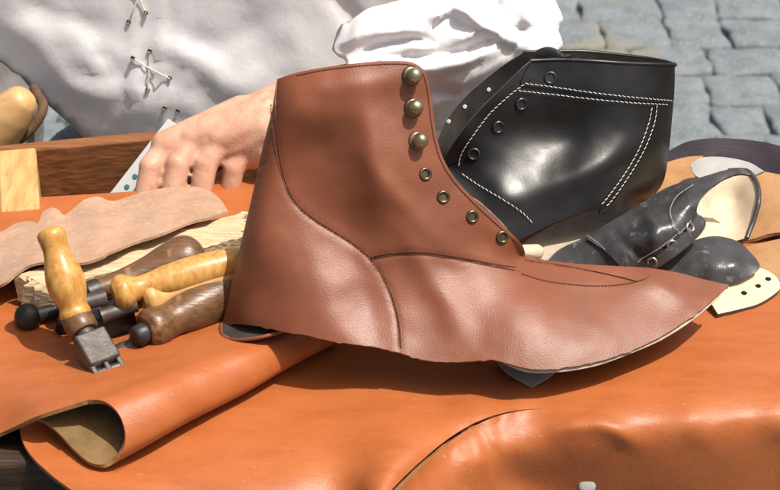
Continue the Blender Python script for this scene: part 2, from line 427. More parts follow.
# ================================================================== SETTING
G = -0.75
def ground():
    mb = MB(); s = 60
    mb.add([[-s, -s, G - .012], [s, -s, G - .012], [s, s, G - .012], [-s, s, G - .012]], [[0, 1, 2, 3]])
    o = mb.build('ground', M['joint'], loc=(0, 0, G)); tag(o, 'dark sandy ground between and under the cobblestones', 'ground', kind='structure')
    mb = MB()
    y = -2.6; row = 0
    ca, sa = math.cos(.05), math.sin(.05)
    while y < 7.0:
        h = random.uniform(.075, .11)
        x = (-2.4 if y > 0 else -1.6) + random.uniform(0, .1)
        while x < (3.4 if y > 0 else 1.6):
            w = random.uniform(.075, .145)
            g = .0028
            x0, x1, y0, y1 = x + g, x + w - g, y + g, y + h - g
            j = lambda: random.uniform(-.008, .008)
            c = [(x0 + j(), y0 + j()), ((x0 + x1) / 2 + j(), y0 + j() * .8), (x1 + j(), y0 + j()), (x1 + j() * .6, (y0 + y1) / 2), (x1 + j(), y1 + j()), ((x0 + x1) / 2 + j(), y1 + j() * .8), (x0 + j(), y1 + j()), (x0 + j() * .6, (y0 + y1) / 2)]
            P = np.array(c); cc = P.mean(0)
            P = spline(list(P), .014, True); P = P + rng.normal(0, .0013, P.shape)
            tz = random.uniform(-.004, .005); tx, ty = random.uniform(-.04, .04), random.uniform(-.04, .04)
            rings = []
            for sc_, dz in ((1.02, -.02), (1.0, -.004), (.97, .0), (.86, .002), (.45, .003)):
                q = cc + (P - cc) * sc_
                zz = G + tz + dz + (q[:, 0] - cc[0]) * tx + (q[:, 1] - cc[1]) * ty + rng.uniform(-.0012, .0012, len(q))
                rings.append(np.c_[q[:, 0] * ca - q[:, 1] * sa, q[:, 0] * sa + q[:, 1] * ca, zz])
            n = len(P); fs = []
            for r in range(4):
                for k in range(n): fs.append([r * n + k, r * n + (k + 1) % n, (r + 1) * n + (k + 1) % n, (r + 1) * n + k])
            fs.append([4 * n + k for k in range(n)])
            mb.add(np.concatenate(rings), fs)
            x += w
        y += h
    o = mb.build('cobblestone_pavement', M['granite'], ang=60, loc=(0, 1, G)); tag(o, 'blue-grey granite cobblestone paving behind the bench', 'pavement', kind='structure')
ground()

# bench: front edge runs slightly away to the right
BA = math.radians(7)
bx = np.array([math.cos(BA), math.sin(BA), 0]); by = np.array([-math.sin(BA), math.cos(BA), 0])
BF = pz(270, 442, -.004)
def bpt(u, v, z): return BF + bx * u + by * v + np.array([0, 0, z - BF[2]])
bench = thing('workbench', bpt(0, .15, G), 'dark weathered wooden workbench under the orange hide', 'workbench')
for i in range(4):
    mb = MB(); v0, v1 = i * .062, i * .062 + .0608
    c = [bpt(-.9, v0, z) for z in ()]
    c = [bpt(u, v, z) for z in (-.04, -.005) for u, v in ((-.9, v0), (.62, v0), (.62, v1), (-.9, v1))]
    mb.hexa(np.array(c)); mb.build('board', M['wood_dark'], bench, bevel=.003, ang=30)
mb = MB(); mb.hexa(np.array([bpt(u, v, z) for z in (-.125, -.095) for u, v in ((-.9, .2), (-.1, .2), (-.1, .46), (-.9, .46))])); mb.build('shelf', M['wood_dark'], bench, bevel=.003, ang=30)
for u in (-.8, .55):
    for v in (.03, .27):
        mb = MB(); a = bpt(u, v, 0)
        c = [[a[0] + dx, a[1] + dy, z] for z in (G, -.046) for dx, dy in ((-.03, -.03), (.03, -.03), (.03, .03), (-.03, .03))]
        mb.hexa(np.array(c)); mb.build('leg', M['wood_dark'], bench, bevel=.003, ang=30)

# ================================================================== ORANGE HIDE (one hide with a pleat)
hide_mb = MB()
TH = .0022
crease = [(87, 400, .028), (130, 384, .029), (180, 364, .0275), (230, 346, .025), (280, 328, .021), (330, 311, .016)]
upc = [(-60, 205, .004), (0, 199, .004), (100, 193, .004), (200, 186, .004), (300, 178, .004), (420, 172, .004), (-80, 300, .004), (0, 300, .004), (60, 300, .004), (150, 290, .004), (250, 270, .004), (420, 260, .004),
       (0, 360, .005), (60, 350, .006), (120, 335, .006), (180, 318, .007), (240, 300, .007), (-80, 380, .004), (-60, 455, .001), (0, 433, .006), (40, 415, .021), (420, 300, .007), (60, 385, .017), (120, 360, .016), (180, 340, .015), (95, 360, .013)] + crease
UPS = ZSheet(upc, wr=.0012, wsc=14, seed=3)
cr2 = spline([(c[0], c[1]) for c in crease], 5)
upoly = [(-90, 470), (-90, 470), (0, 433), (40, 415), (87, 400), (87, 400)] + [(c[0], c[1]) for c in crease[1:]] + [(330, 311), (430, 290), (440, 240), (430, 168), (430, 168), (300, 176), (250, 181), (150, 190), (60, 196), (0, 199), (-90, 206), (-90, 206)]
zpanel(hide_mb, upoly, UPS, 6, TH, (0, 1, 2))
# loft of the pleat
secL = [(87, 400, .028), (102, 400.5, .0305), (114, 408, .0295), (122, 420, .0255), (125.5, 436, .0195), (122, 453, .0125), (113, 464, .006), (102, 468, .0038), (88, 464, .004), (74, 452, .0055), (60, 437, .0080), (47, 425.5, .0105), (36, 420.5, .0112), (27, 420, .0095), (21.5, 424, .0070), (20.5, 433, .004), (26, 448, .0012), (38, 463, .0006), (54, 477, .0005), (76, 493, .0005)]
secR = [(330, 311, .016), (337, 314, .0165), (343, 319, .0155), (347, 325, .013), (348.5, 331, .010), (347, 337, .0068), (342, 340, .0046), (336, 340, .0034), (330, 338.5, .0032), (322, 335, .0032), (314, 331, .0034), (307, 327, .0036), (301, 325, .0036), (297, 325, .003), (294, 326, .002), (293, 329, .0012), (296, 334, .0005), (304, 340, .0003), (316, 346, .0003), (332, 352, .0003)]
A = np.array(secL, float); B = np.array(secR, float)
PA = pz(A[:, 0], A[:, 1], A[:, 2]); PB = pz(B[:, 0], B[:, 1], B[:, 2])
def sp3(P, m):   # smooth resample 3D by catmull
    n = len(P); out = []
    for i in range(n - 1):
        p1, p2 = P[i], P[i + 1]; p0 = P[i - 1] if i else 2 * p1 - p2; p3 = P[i + 2] if i + 2 < n else 2 * p2 - p1
        for k in range(m):
            t = k / m; out.append(.5 * (2 * p1 + (p2 - p0) * t + (2 * p0 - 5 * p1 + 4 * p2 - p3) * t * t + (3 * p1 - p0 - 3 * p2 + p3) * t ** 3))
    out.append(P[-1]); return np.array(out)
QA = sp3(PA, 4); QB = sp3(PB, 4)
NS = 60; cr3 = []
crl = resample(np.array(UPS.at(cr2)), .001)
crs = np.r_[0, np.cumsum(np.linalg.norm(np.diff(crl, axis=0), axis=1))]; crs /= crs[-1]
grid = []
for i in range(NS + 1):
    s = i / NS
    S = QA * (1 - s) + QB * s
    # keep the first row on the crease of the upper sheet
    c = np.array([np.interp(s, crs, crl[:, k]) for k in range(3)])
    off = c - S[0]
    w = np.linspace(1, 0, len(S)) ** 1.5
    S = S + off * w[:, None]
    wob = .0009 * math.sin(s * 9) * math.sin(math.pi * s)
    S = S + np.array([0, 0, wob]) * np.sin(np.linspace(0, math.pi, len(S)))[:, None]
    grid.append(S)
grid = np.array(grid); m = grid.shape[1]
fs = [[i * m + j, i * m + j + 1, (i + 1) * m + j + 1, (i + 1) * m + j] for i in range(NS) for j in range(m - 1)]
# outward side = tan grain side: thickness goes inside; orient by the top rows
v = grid.reshape(-1, 3); n = vnormals(v, fs)
if n[:m * 3].reshape(3, m, 3)[:, :8, 2].mean() < 0: fs = [k[::-1] for k in fs]; n = -n
N_ = len(v); vv = np.r_[v, v - n * TH]
ff = fs + [[k + N_ for k in q[::-1]] for q in fs]; mm = [0] * len(fs) + [1] * len(fs)
for i in (0, NS):
    for j in range(m - 1):
        a, b = i * m + j, i * m + j + 1
        q = [a, b, b + N_, a + N_]; ff.append(q if i == 0 else q[::-1]); mm.append(2)
o = hide_mb.add(vv, ff, mm)
for j in range(m - 1):
    hide_mb.sharp.add((o + j, o + j + 1)); hide_mb.sharp.add((o + N_ + j, o + N_ + j + 1))
# lower sheet with the slit
slit_l = [(545, 408.5), (520, 410), (495, 415), (470, 425), (445, 441), (420, 462), (398, 483), (378, 505)]
slit_r = [(545, 408.5), (520.5, 411), (496, 416.7), (472, 427.3), (447.6, 443.5), (423.5, 464.5), (402, 486), (382.5, 508)]
lowc = [(76, 493, .0005), (38, 463, .0006), (120, 470, .0), (200, 420, .0), (300, 360, .0), (332, 352, .0), (420, 345, .0), (560, 345, .0), (700, 330, .001), (850, 320, .001), (850, 200, .0), (500, 230, .0), (700, 230, .0), (420, 230, .0),
        (120, 510, -.002), (200, 470, .0), (280, 440, .002), (340, 420, .003), (300, 480, -.001), (360, 460, .004), (360, 500, -.004), (440, 405, .002), (500, 395, .001), (300, 400, .001), (230, 500, -.004), (200, 530, -.014), (330, 530, -.016),
        (545, 408, .0015), (600, 395, .0035), (680, 390, .004), (780, 380, .004), (850, 385, .004), (600, 412, .004), (690, 408, .0045), (780, 402, .0035), (850, 400, .002),
        (560, 430, -.002), (620, 430, -.001), (690, 428, -.001), (780, 424, -.003), (850, 420, -.005),
        (560, 455, -.016), (620, 452, -.014), (690, 450, -.014), (780, 446, -.017), (520, 450, -.011), (520, 480, -.032), (590, 490, -.040), (690, 490, -.040), (780, 490, -.046), (850, 490, -.05), (850, 560, -.09), (690, 560, -.088), (590, 560, -.085), (500, 560, -.06), (420, 560, -.036),
        (470, 460, -.007), (440, 490, -.014), (490, 435, -.003), (480, 500, -.030)]
for k, (a, b) in enumerate(zip(slit_l[1:], slit_r[1:])):
    g = (k + 1) / 7
    lowc.append((a[0], a[1], .0022 + .0022 * g))
    lowc.append((b[0] + 3, b[1] + 3, 0.0012 - .0045 * g))
wr_l = [(spline([(470, 428), (478, 445), (482, 470)], 3), .0006, 4), (spline([(488, 432), (500, 447), (508, 455)], 3), .0005, 4), (spline([(455, 446), (462, 462), (460, 480)], 3), .0005, 4), (spline([(640, 445), (600, 425), (560, 428)], 3), .0015, 9), (spline([(700, 450), (720, 425), (745, 415)], 3)    , .0004, 9)]
LOW = ZSheet(lowc, wr=.0003, wsc=13, seed=9, ridges=wr_l + [(spline([(432 + 9 * i + 3 * math.sin(i * 7), 424 + 3 * math.sin(i * 3)), (440 + 9 * i, 440), (441 + 9 * i + 5 * math.sin(i * 2), 452 + 8 * math.sin(i * 5)), (438 + 9 * i, 468 + 8 * math.sin(i * 4))], 3), 0.00018, 2.3) for i in range(2, 10)], lam=1.2e-3)
lowpoly = [(38, 463), (38, 463), (54, 477), (76, 493), (105, 512), (150, 540), (150, 540), (260, 560), (345, 545), (345, 545)] + slit_l[::-1][:-1] + [(545, 408.5), (545, 408.5)] + slit_r[1:] + [(365, 550), (365, 550), (600, 575), (850, 575), (850, 575), (850, 190), (850, 190), (420, 225), (420, 225), (380, 330), (380, 330), (300, 352), (200, 400), (100, 440), (60, 450)]
zpanel(hide_mb, lowpoly, LOW, 4.2, TH, (0, 1, 2))
# nail hole with a pale washer in the drape
hide = hide_mb.build('leather_hide', [M['orange'], M['flesh'], M['flesh_edge']], ang=70)
tag(hide, 'large orange leather hide covering the bench, pleated into a roll at its front left', 'leather hide')
mb = MB(); c = LOW.at([(587, 486)])[0]; nn = np.array([0, -.85, .5]); nn /= np.linalg.norm(nn)
mb.lathe([(-.002, .0042), (.0006, .0046), (.0016, .0040), (.0020, .0022), (.0021, 0)], c, c + nn, 18); mb.build('rivet', M['grey_hide'], hide)

# ================================================================== BROWN BOOT UPPER
bn = np.array([0.03, -math.cos(math.radians(15)), math.sin(math.radians(15))])
bP0 = pz(300, 347, 0.0)
back = [(277, 79), (272, 110), (262, 150), (250, 205), (238, 255), (227, 305), (221.5, 327)]
ridge = [(523, 256), (548, 261), (580, 264), (615, 266), (648, 268), (675, 272), (703, 279), (729, 285)]
seam_heel = [(276.6, 83), (274.8, 110), (277, 150), (285, 185), (297, 206), (316, 222), (342, 238), (362, 252), (378, 270), (389, 292), (397, 320), (399.5, 351)]
seam_vamp = [(371, 258), (392, 254), (420, 253), (455, 257.5), (490, 264.5), (521, 270)]
front = [(524, 262), (525, 253), (521, 243), (510, 232), (492, 216), (472, 197), (455, 178), (444, 160), (437, 138), (433, 112), (430, 88), (425, 72), (414, 63), (400, 61)]
top = [(400, 61), (378, 61.5), (350, 64), (320, 68), (296, 73), (277, 79)]
bottom = [(221.5, 327), (226, 325), (240, 324), (262, 327), (285, 332), (305, 335), (330, 341), (352, 344), (375, 347), (400, 353), (425, 360), (450, 362), (475, 361), (492, 359.5), (510, 364), (528, 368.5), (550, 369), (575, 366), (600, 361), (630, 351), (660, 337), (690, 318), (712, 301), (729, 285)]
_rr = random.Random(4); _b2 = spline(bottom, 4); bottom = [(221.5, 327)] + [(x, y + _rr.gauss(0, .2) + (1.2 if i % 17 == 9 else 0)) for i, (x, y) in enumerate(_b2[1:-1])] + [(729, 285)]
ctrl = [(280, 85, .005), (300, 78, .006), (340, 68, .007), (380, 63, .007), (410, 65, .006), (428, 90, .007), (436, 130, .011), (450, 165, .014), (480, 200, .015), (515, 238, .013), (524, 258, .009),
        (262, 160, .010), (300, 110, .016), (340, 110, .017), (390, 110, .014), (320, 150, .013), (365, 150, .020), (400, 150, .019), (300, 180, .013), (340, 190, .018), (385, 195, .025), (430, 200, .021), (300, 230, .020), (250, 240, .016), (350, 230, .020), (400, 235, .027), (450, 235, .023), (490, 240, .016),
        (235, 300, .013), (228, 322, .010), (250, 322, .026), (262, 290, .024), (300, 280, .033), (300, 334, .046), (350, 300, .037), (350, 344, .052), (400, 300, .036), (400, 352, .053), (430, 290, .034), (450, 361, .056), (480, 300, .037), (500, 363, .060), (540, 300, .032), (550, 368, .060), (580, 300, .026), (600, 330, .042), (600, 361, .054), (640, 300, .021), (650, 342, .040), (680, 300, .016), (690, 318, .026), (715, 298, .012),
        (560, 275, .012), (620, 280, .011), (660, 280, .009), (530, 275, .016), (440, 262, .027), (490, 272, .024), (729, 285, .002)]
bbumps = [(372, 150, 62, 15, 80, .006), (322, 135, 46, 26, -20, -.005), (345, 84, 60, 12, -5, .004), (308, 180, 30, 40, 10, -.0016), (405, 205, 55, 11, 50, .004),
          (262, 262, 26, 45, 10, .004), (330, 285, 22, 50, -15, .004), (372, 318, 14, 40, -10, -.002), (430, 275, 60, 13, 60, .005), (425, 325, 20, 34, 20, -.002), (522, 315, 60, 26, 70, .0035), (478, 330, 18, 42, 20, -.0018), (590, 325, 50, 22, 10, -.0015), (665, 288, 40, 10, 40, .004), (498, 238, 30, 12, 50, .003)]
BR = Upper(bP0, bn, ctrl, [spline(back, 4), spline(ridge, 4)], R=22,
           grooves=[(spline(seam_heel, 4)[6:], -.0007, 2.2), (spline(seam_vamp, 4), -.0007, 2.2), (spline(back, 4), 0.0, 2)], wr=.0008, wsc=26, seed=5, bumps=bbumps, bs=.45)
heelb = BR.at([(222, 325)])[0]
boot = thing('boot_upper', (heelb + [.15, 0, 0]) * [1, 1, 0], 'reddish-brown unsoled ankle boot upper with brass lace hooks, standing at the front', 'boot')
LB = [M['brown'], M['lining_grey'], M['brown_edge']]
# shaft (overlaps nothing, lies lowest), heel quarter over it, vamp under the shaft
mb = MB()
shaft_poly = [(276.6, 82), (276.6, 82), (278, 79)] + top[::-1][1:-1] + [(400, 61)] + front[::-1][1:] + [(521, 271), (521, 271)] + seam_vamp[::-1][1:] + [(366, 264), (366, 264), (350, 250), (325, 235), (300, 220), (283, 195), (272.5, 150), (273.8, 110)]
upanel(mb, shaft_poly, BR, 4, .0013, (0, 1, 2), lift=.0006)
mb.build('shaft', LB, boot, ang=70)
mb = MB()
hq = [(276.8, 80), (276.8, 80)] + seam_heel + [(399.5, 352.5), (399.5, 352.5)] + [b for b in bottom[::-1] if b[0] < 398] + [(221.5, 327)] + back[::-1][1:-1]
upanel(mb, hq, BR, 4, .0013, (0, 1, 2), lift=.0013)
mb.build('heel_quarter', LB, boot, ang=70)
mb = MB()
vp = [(360, 249), (360, 249), (392, 247), (430, 247), (470, 253), (515, 262), (523, 256), (523, 256)] + ridge[1:] + [(729, 285), (729, 285)] + [b for b in bottom[::-1] if 392 < b[0] < 728] + [(390, 351), (390, 351), (388, 320), (380, 292), (368, 270)]
upanel(mb, vp, BR, 4, .0014, (0, 1, 2))
mb.build('vamp', LB, boot, ang=70)
# far half, seen from behind and through the openings
mb = MB()
fp = [(277, 88), (277, 88)] + [(x, y + 12) for x, y in top[::-1][1:]] + [(x - 7, y + (10 if y < 200 else 3)) for x, y in front[::-1][1:]] + ridge + [(729, 285)] + bottom[::-1][1:] + back[::-1][1:]
upanel(mb, fp, BR, 7, .0014, (0, 1, 2), far=True)
mb.build('far_side', LB, boot, ang=70)
# tongue strip along the ridge with a cut edge below it
mb = MB()
slitb = [(526, 259.5), (555, 263.5), (590, 270), (620, 276.5), (637, 281)]
upanel(mb, [(523, 257), (523, 257)] + ridge[1:5] + [(652, 270), (648, 277), (637, 281), (637, 281)] + slitb[::-1][1:], BR, 4, .001, (0, 1, 2), lift=.0012)
mb.build('tongue', LB, boot, ang=70)
mb = MB(); TU = pz(531, 252, .034)
mb.capsule(pz(524, 252, .030), pz(536, 252, .026), .0042, .0045, 14); mb.build('tongue_lining', M['lining'], boot)
# cream lining that peeps out under the skirt
mb = MB()
lin = [(490, 355), (490, 355), (525, 358), (560, 358), (600, 350), (640, 335), (680, 315), (710, 294), (728, 284.5), (728, 284.5), (728, 288), (714, 302), (692, 320.5), (661, 340), (629, 354), (600, 364.5), (574, 370), (549, 372.5), (528, 372), (510, 366)]
upanel(mb, lin, BR, 4, .001, (0, 0, 0), lift=-.0022)
mb.build('skirt_lining', [M['lining_drab']], boot, ang=70)
mb = MB(); HL = ZSheet([(222, 324, .016), (226, 338, .020), (245, 340, .026), (286, 330, .030), (286, 320, .024), (240, 317, .018)])
zpanel(mb, [(221.5, 324), (221.5, 324), (221, 332), (226, 338), (240, 340), (262, 337), (286, 330), (286, 330), (286, 320), (240, 317), (240, 317)], HL, 5, .0012, (0, 0, 0)); P = HL.at(spline([(221.5, 324), (221, 332), (226, 338), (240, 340), (262, 337), (286, 330)], 3)); mb.tube(P, .0010, 8, 1); mb.build('heel_lining', [M['lining_dark'], M['brown']], boot)
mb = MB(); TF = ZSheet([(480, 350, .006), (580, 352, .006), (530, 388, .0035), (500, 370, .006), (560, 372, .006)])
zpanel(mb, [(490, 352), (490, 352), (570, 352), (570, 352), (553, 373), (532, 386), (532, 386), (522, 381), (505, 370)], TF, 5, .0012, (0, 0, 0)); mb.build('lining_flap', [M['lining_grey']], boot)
mb = MB()
for off in (-2.2, 1.6):
    l = spline(seam_heel, 4)[5:]; t = np.gradient(l, axis=0); t /= np.linalg.norm(t, axis=1)[:, None]; q = l + np.c_[-t[:, 1], t[:, 0]] * off
    stitches(mb, BR, q[::2], .0019, .0012, .00029, lift=.0013 if off > 0 else .0007)
for off in (-1.5, 1.6):
    l = spline(seam_vamp, 4); t = np.gradient(l, axis=0); t /= np.linalg.norm(t, axis=1)[:, None]; q = l + np.c_[-t[:, 1], t[:, 0]] * off
    stitches(mb, BR, q[::2], .0019, .0012, .00029, lift=.0007 if off < 0 else .0003)
fl = spline(front[1:] + top[1:-1], 4); t = np.gradient(fl, axis=0); t /= np.linalg.norm(t, axis=1)[:, None]
q = fl + np.c_[t[:, 1], -t[:, 0]] * 3.4
if not inside(q[10:11], spline(shaft_poly, 3, True))[0]: q = fl - np.c_[t[:, 1], -t[:, 0]] * 3.4
stitches(mb, BR, q[::2], .0019, .0012, .00029, lift=.0008)
stitches(mb, BR, [(521, 274), (545, 281), (575, 285), (605, 286), (632, 283), (650, 275)], .0020, .0012, .00029, lift=.0003)
mb.build('stitching', M['thread_brown'], boot)
def axis_frame(up, p): return up.at([p])[0], up.nrm([p])[0]
for p in ((411, 76), (413, 108), (417, 141)):
    c, n = axis_frame(BR, p)
    mb = MB(); mb.lathe([(.0002, .0052), (.0012, .0050), (.0016, .0040), (.0018, .0016), (.0030, .0015)], c, c + n, 24, 1)
    k = c + n * .0066; pr = [(.0060 - .0038 * math.cos(a) ,   .0041 * math.sin(a)) for a in np.linspace(.15, math.pi, 14)]
    mb.lathe([(.0018, .0017), (.0030, .0018)] + pr, c, c + n, 24, 0)
    mb.build('lace_hook', [M['brass'], M['brass_dark']], boot, ang=60)
for p, h in (((425, 174), 1), ((443, 197), 0), ((472, 216.5), 0), ((502, 237), 0)):
    c, n = axis_frame(BR, p); c = c + n * .0006
    mb = MB(); pr = [(.0, .0036), (.0006, .0035), (.0011, .0030), (.0011, .0024), (.0006, .0019), (-.0006, .0018)]
    mb.lathe(pr, c, c + n, 24, 0); mb.lathe([(-.0002, .00175), (-.0001, .00174)], c, c + n, 16, 1)
    mb.build('eyelet', [M['brass_dark'], M['hole_pale'] if h else M['hole']], boot, ang=60)

# ================================================================== BLACK BOOT UPPER
kn = np.array([0.10, -math.cos(math.radians(16)), math.sin(math.radians(16))])
kP0 = pz(560, 224, 0)
kback = [(675, 65), (674.5, 90), (672, 120), (669, 150), (664, 180), (652, 198), (640, 207)]
ktop = [(531, 61), (560, 60), (595, 61.5), (635, 64), (675, 65)]
kfront = [(531, 61), (518, 72), (500, 90), (478, 112), (458, 137), (446, 155), (441, 166)]
kctrl = [(540, 62, .014), (600, 62, .016), (660, 66, .010), (672, 80, .008), (500, 95, .022), (460, 140, .024), (450, 170, .020), (560, 100, .018), (610, 100, .020), (655, 110, .013), (520, 130, .020), (570, 140, .020), (620, 140, .024), (655, 160, .014), (480, 170, .026), (530, 175, .031), (580, 165, .029), (620, 180, .028), (650, 195, .013), (500, 210, .040), (550, 212, .038), (600, 205, .034), (440, 200, .032), (480, 240, .045), (400, 240, .03), (540, 240, .042), (360, 280, .02)]
KB = Upper(kP0, kn, kctrl, [spline(kback, 4)], R=26, wr=.001, wsc=24, seed=12, bumps=[(585, 172, 75, 16, -22, .006), (560, 130, 60, 22, -15, -.004), (500, 190, 30, 14, 35, .004)], bs=.55)
bb = thing('boot_upper', pz(560, 224, 0) * [1, 1, 0], 'glossy black ankle boot upper with white double stitching, behind the brown one', 'boot')
LK = [M['black'], M['lining_dark'], M['black']]
mb = MB()
kp = [(531, 61), (531, 61)] + ktop[1:] + [(675, 65), (675, 65)] + kback[1:] + [(624, 212), (600, 214), (600, 214), (598, 208), (575, 215), (550, 225), (528, 236), (480, 262), (420, 285), (360, 290), (360, 290), (352, 262), (380, 232), (405, 205), (425, 185), (441, 166)] + kfront[::-1][1:-1]
upanel(mb, kp, KB, 4, .0016, (0, 1, 2)); mb.build('near_quarter', LK, bb, ang=70)
mb = MB()
upanel(mb, kp, KB, 5.5, .0016, (0, 1, 2), far=True); mb.build('far_side', LK, bb, ang=70)
# folded top band and heel strip raised over the quarter
mb = MB()
upanel(mb, [(521, 82), (521, 82), (531, 61), (531, 61)] + ktop[1:] + [(675, 65), (675, 65), (674.5, 80), (672.5, 103.5), (672.5, 103.5), (640, 101), (600, 96), (560, 90), (521, 85)], KB, 4, .0012, (0, 1, 2), lift=.0012)
mb.build('collar_band', LK, bb, ang=70)
mb = MB()
upanel(mb, [(657, 100), (657, 100), (655, 125), (645, 152), (628, 180), (611, 205), (599, 214), (599, 214), (624, 212), (640, 207), (640, 207)] + kback[::-1][1:-1] + [(673.5, 100), (673.5, 100)], KB, 4, .0012, (0, 1, 2), lift=.0009)
mb.build('heel_strip', LK, bb, ang=70)
# facing strip down the lace edge
mb = MB(); upanel(mb, [(520, 80), (520, 80), (500, 97), (478, 122), (462, 145), (457, 162), (457, 162), (447, 166), (441, 165)] + kfront[::-1][1:-1] + [(531, 61), (531, 61)], KB, 4, .001, (0, 1, 2), lift=.0008)
mb.build('facing', LK, bb, ang=70)
mb = MB()
for l in ([(524, 83.5), (560, 88), (600, 93.5), (640, 98), (672, 100.5)], [(517, 90.5), (550, 94), (590, 98.5), (630, 102.5), (668, 104.5)],
          [(656, 104), (653, 124), (643, 150), (627, 177), (611, 200), (603, 208)], [(651, 107), (647.5, 124), (638, 149), (622, 176), (606, 198), (599, 206)],
          [(524, 84), (508, 96), (488, 115), (471, 138), (461, 155), (459, 170)], [(462, 174), (478, 185), (500, 198), (520, 211), (535, 226)]):
    stitches(mb, KB, l, .0029, .0019, .00021, lift=.0014 if l[0][1] < 100 and l[-1][0] > 600 else .0010, slant=-.22)
mb.build('stitching', M['thread_white'], bb)
for p in ((550, 78), (521, 104), (498, 127), (474, 154)):
    c, n = axis_frame(KB, p); c = c + n * (.0014 if p[0] > 540 else .0006)
    mb = MB(); pr = [(.0, .0039), (.0007, .0038), (.0011, .0033), (.0011, .0028), (.0007, .0024), (-.0008, .0022)]
    mb.lathe(pr, c, c + n, 24, 0); mb.lathe([(-.0002, .0022), (-.0001, .0021)], c, c + n, 16, 1)
    mb.build('eyelet', [M['gunmetal'], M['hole']], bb, ang=60)
# far facing: flat white discs stand in for light through its eyelet holes
for p in ((488, 90), (464, 109), (447, 124)):
    c = KB.at([(p[0] + 12, p[1] + 14)], far=True)[0] + KB.n * .0017
    mb = MB(); mb.lathe([(0, .0013), (.0002, .0012), (.0003, .0002)], c, c + KB.n, 16, 0); mb.build('eyelet', [M['thread_white']], bb)
# rolled top rim and pull tab
mb = MB(); P = KB.at(spline(ktop, 5), .0006); mb.tube(P, .0013, 8)
P = KB.at(spline(ktop, 5), .0, far=True); mb.tube(P, .0013, 8); mb.build('rim', M['black'], bb)
mb = MB(); q0 = KB.at([(541, 58)], far=True)[0]
TB = ZSheet([(520, 62, .09), (545, 44, .10), (566, 52, .092), (560, 60, .088), (535, 62, .088)])
base = KB.at([(545, 62)])[0]; n = KB.n
def tabpt(a, b): return base + np.array([1, 0, 0]) * a - n * (.012 + .0) + np.array([0, .12, 1]) * b
rows = []
for i in range(13):
    a = -.006 + .020 * i / 12; h = .002 + .005 * math.sin(math.pi * min(1, (i + 2) / 12.0)) ** .8
    rows.append([tabpt(a, -.012), tabpt(a + .002, h * .55) + n * .002, tabpt(a + .003, h), tabpt(a + .004, h * .8) - n * .004, tabpt(a + .004, -.01) - n * .008])
v = np.array(rows).reshape(-1, 3); fs = [[i * 5 + j, i * 5 + j + 1, i * 5 + j + 6, i * 5 + j + 5] for i in range(12) for j in range(4)]
mb.sheet(v, fs, .0014, (0, 0)); mb.build('pull_tab', M['black'], bb, ang=60)

# ================================================================== SMALL WORN BLACK UPPER
sb = thing('shoe_upper', pz(650, 260, 0) * [1, 1, 0], 'small scuffed black shoe upper with cream lining, lying open at the right', 'shoe')
SL = ZSheet([(556, 254, .008), (600, 232, .020), (640, 208, .030), (670, 190, .036), (705, 181, .042), (740, 170, .046), (600, 258, .012), (640, 240, .028), (660, 222, .036), (690, 205, .042), (700, 195, .043), (640, 266, .013), (670, 256, .020), (695, 238, .026), (705, 225, .030), (697, 213, .036), (620, 250, .020), (580, 250, .012), (540, 262, .003), (700, 240, .024)], wr=.0012, wsc=45, seed=2,
            ridges=[(spline([(640, 208), (655, 225), (650, 245)], 3), .0015, 7), (spline([(690, 188), (665, 205), (660, 225)], 3), -.0012, 6), (spline([(610, 228), (625, 245), (645, 258)], 3), -.001, 5)])
LS = [M['black_worn'], M['lining'], M['black_worn']]
mb = MB()
so = [(546, 262), (546, 262), (560, 249), (585, 237), (612, 221), (640, 204), (668, 187), (700, 177.5), (728, 169.5), (744, 169), (744, 169), (752, 175), (752, 175), (738, 174), (722, 180), (707, 191), (699, 203), (697, 213), (703, 217), (706, 224), (700, 235), (682, 251), (664, 264), (650, 270), (650, 270), (610, 275), (570, 272)]
zpanel(mb, so, SL, 4, .0016, (0, 1, 2)); mb.build('quarter', LS, sb, ang=70)
mb = MB()   # overlay strip and toe band
zpanel(mb, [(640, 270), (640, 270), (654, 259), (672, 244), (688, 230), (697, 214), (697, 214), (703, 217), (706, 224), (700, 235), (682, 251), (664, 264), (652, 271), (652, 271)], SL, 4, .001, (0, 0, 0), lift=.0014); mb.build('facing', LS, sb, ang=70)
mb = MB()
zpanel(mb, [(586, 238), (586, 238), (604, 231), (604, 231), (622, 246), (638, 266), (638, 266), (622, 268), (622, 268), (606, 252)], SL, 4, .001, (0, 0, 0), lift=.0012); mb.build('toe_band', LS, sb, ang=70)
mb = MB()
class _SU:   # adaptor so stitches() can run on a z sheet
    def __init__(s, z): s.z = z
    def at(s, q, *a): return s.z.at(q)
    def nrm(s, q):
        q = np.atleast_2d(np.asarray(q, float)); e = 1.0
        a = s.at(q + [e, 0]) - s.at(q - [e, 0]); b = s.at(q + [0, e]) - s.at(q - [0, e]); n = np.cross(b, a); n /= np.linalg.norm(n, axis=1)[:, None]
        return n * np.sign(np.einsum('ij,ij->i', n, CAM - s.at(q)))[:, None]
SU = _SU(SL)
M['thread_grey'] = mat('grey_thread', (.30, .29, .27), .6, .3)
for l in ([(694, 187), (678, 199), (671, 213), (673, 226), (680, 234)], [(637, 262), (660, 246), (680, 231), (690, 220)], [(588, 237), (606, 250), (622, 266)]):
    stitches(mb, SU, l, .0022, .0017, .00025, lift=.0017)
mb.build('stitching', M['thread_grey'], sb)
for p in ((653, 261), (671, 244.5), (688, 228)):
    c = SL.at([p])[0]; n = SU.nrm([p])[0]; c = c + n * .0014
    mb = MB(); mb.lathe([(.0, .0034), (.0007, .0033), (.0011, .0028), (.0011, .0023), (.0006, .0018), (-.0006, .0016)], c, c + n, 24, 0); mb.lathe([(-.0001, .0017), (0, .0016)], c, c + n, 14, 1)
    mb.build('eyelet', [M['steel'], M['hole']], sb, ang=60)
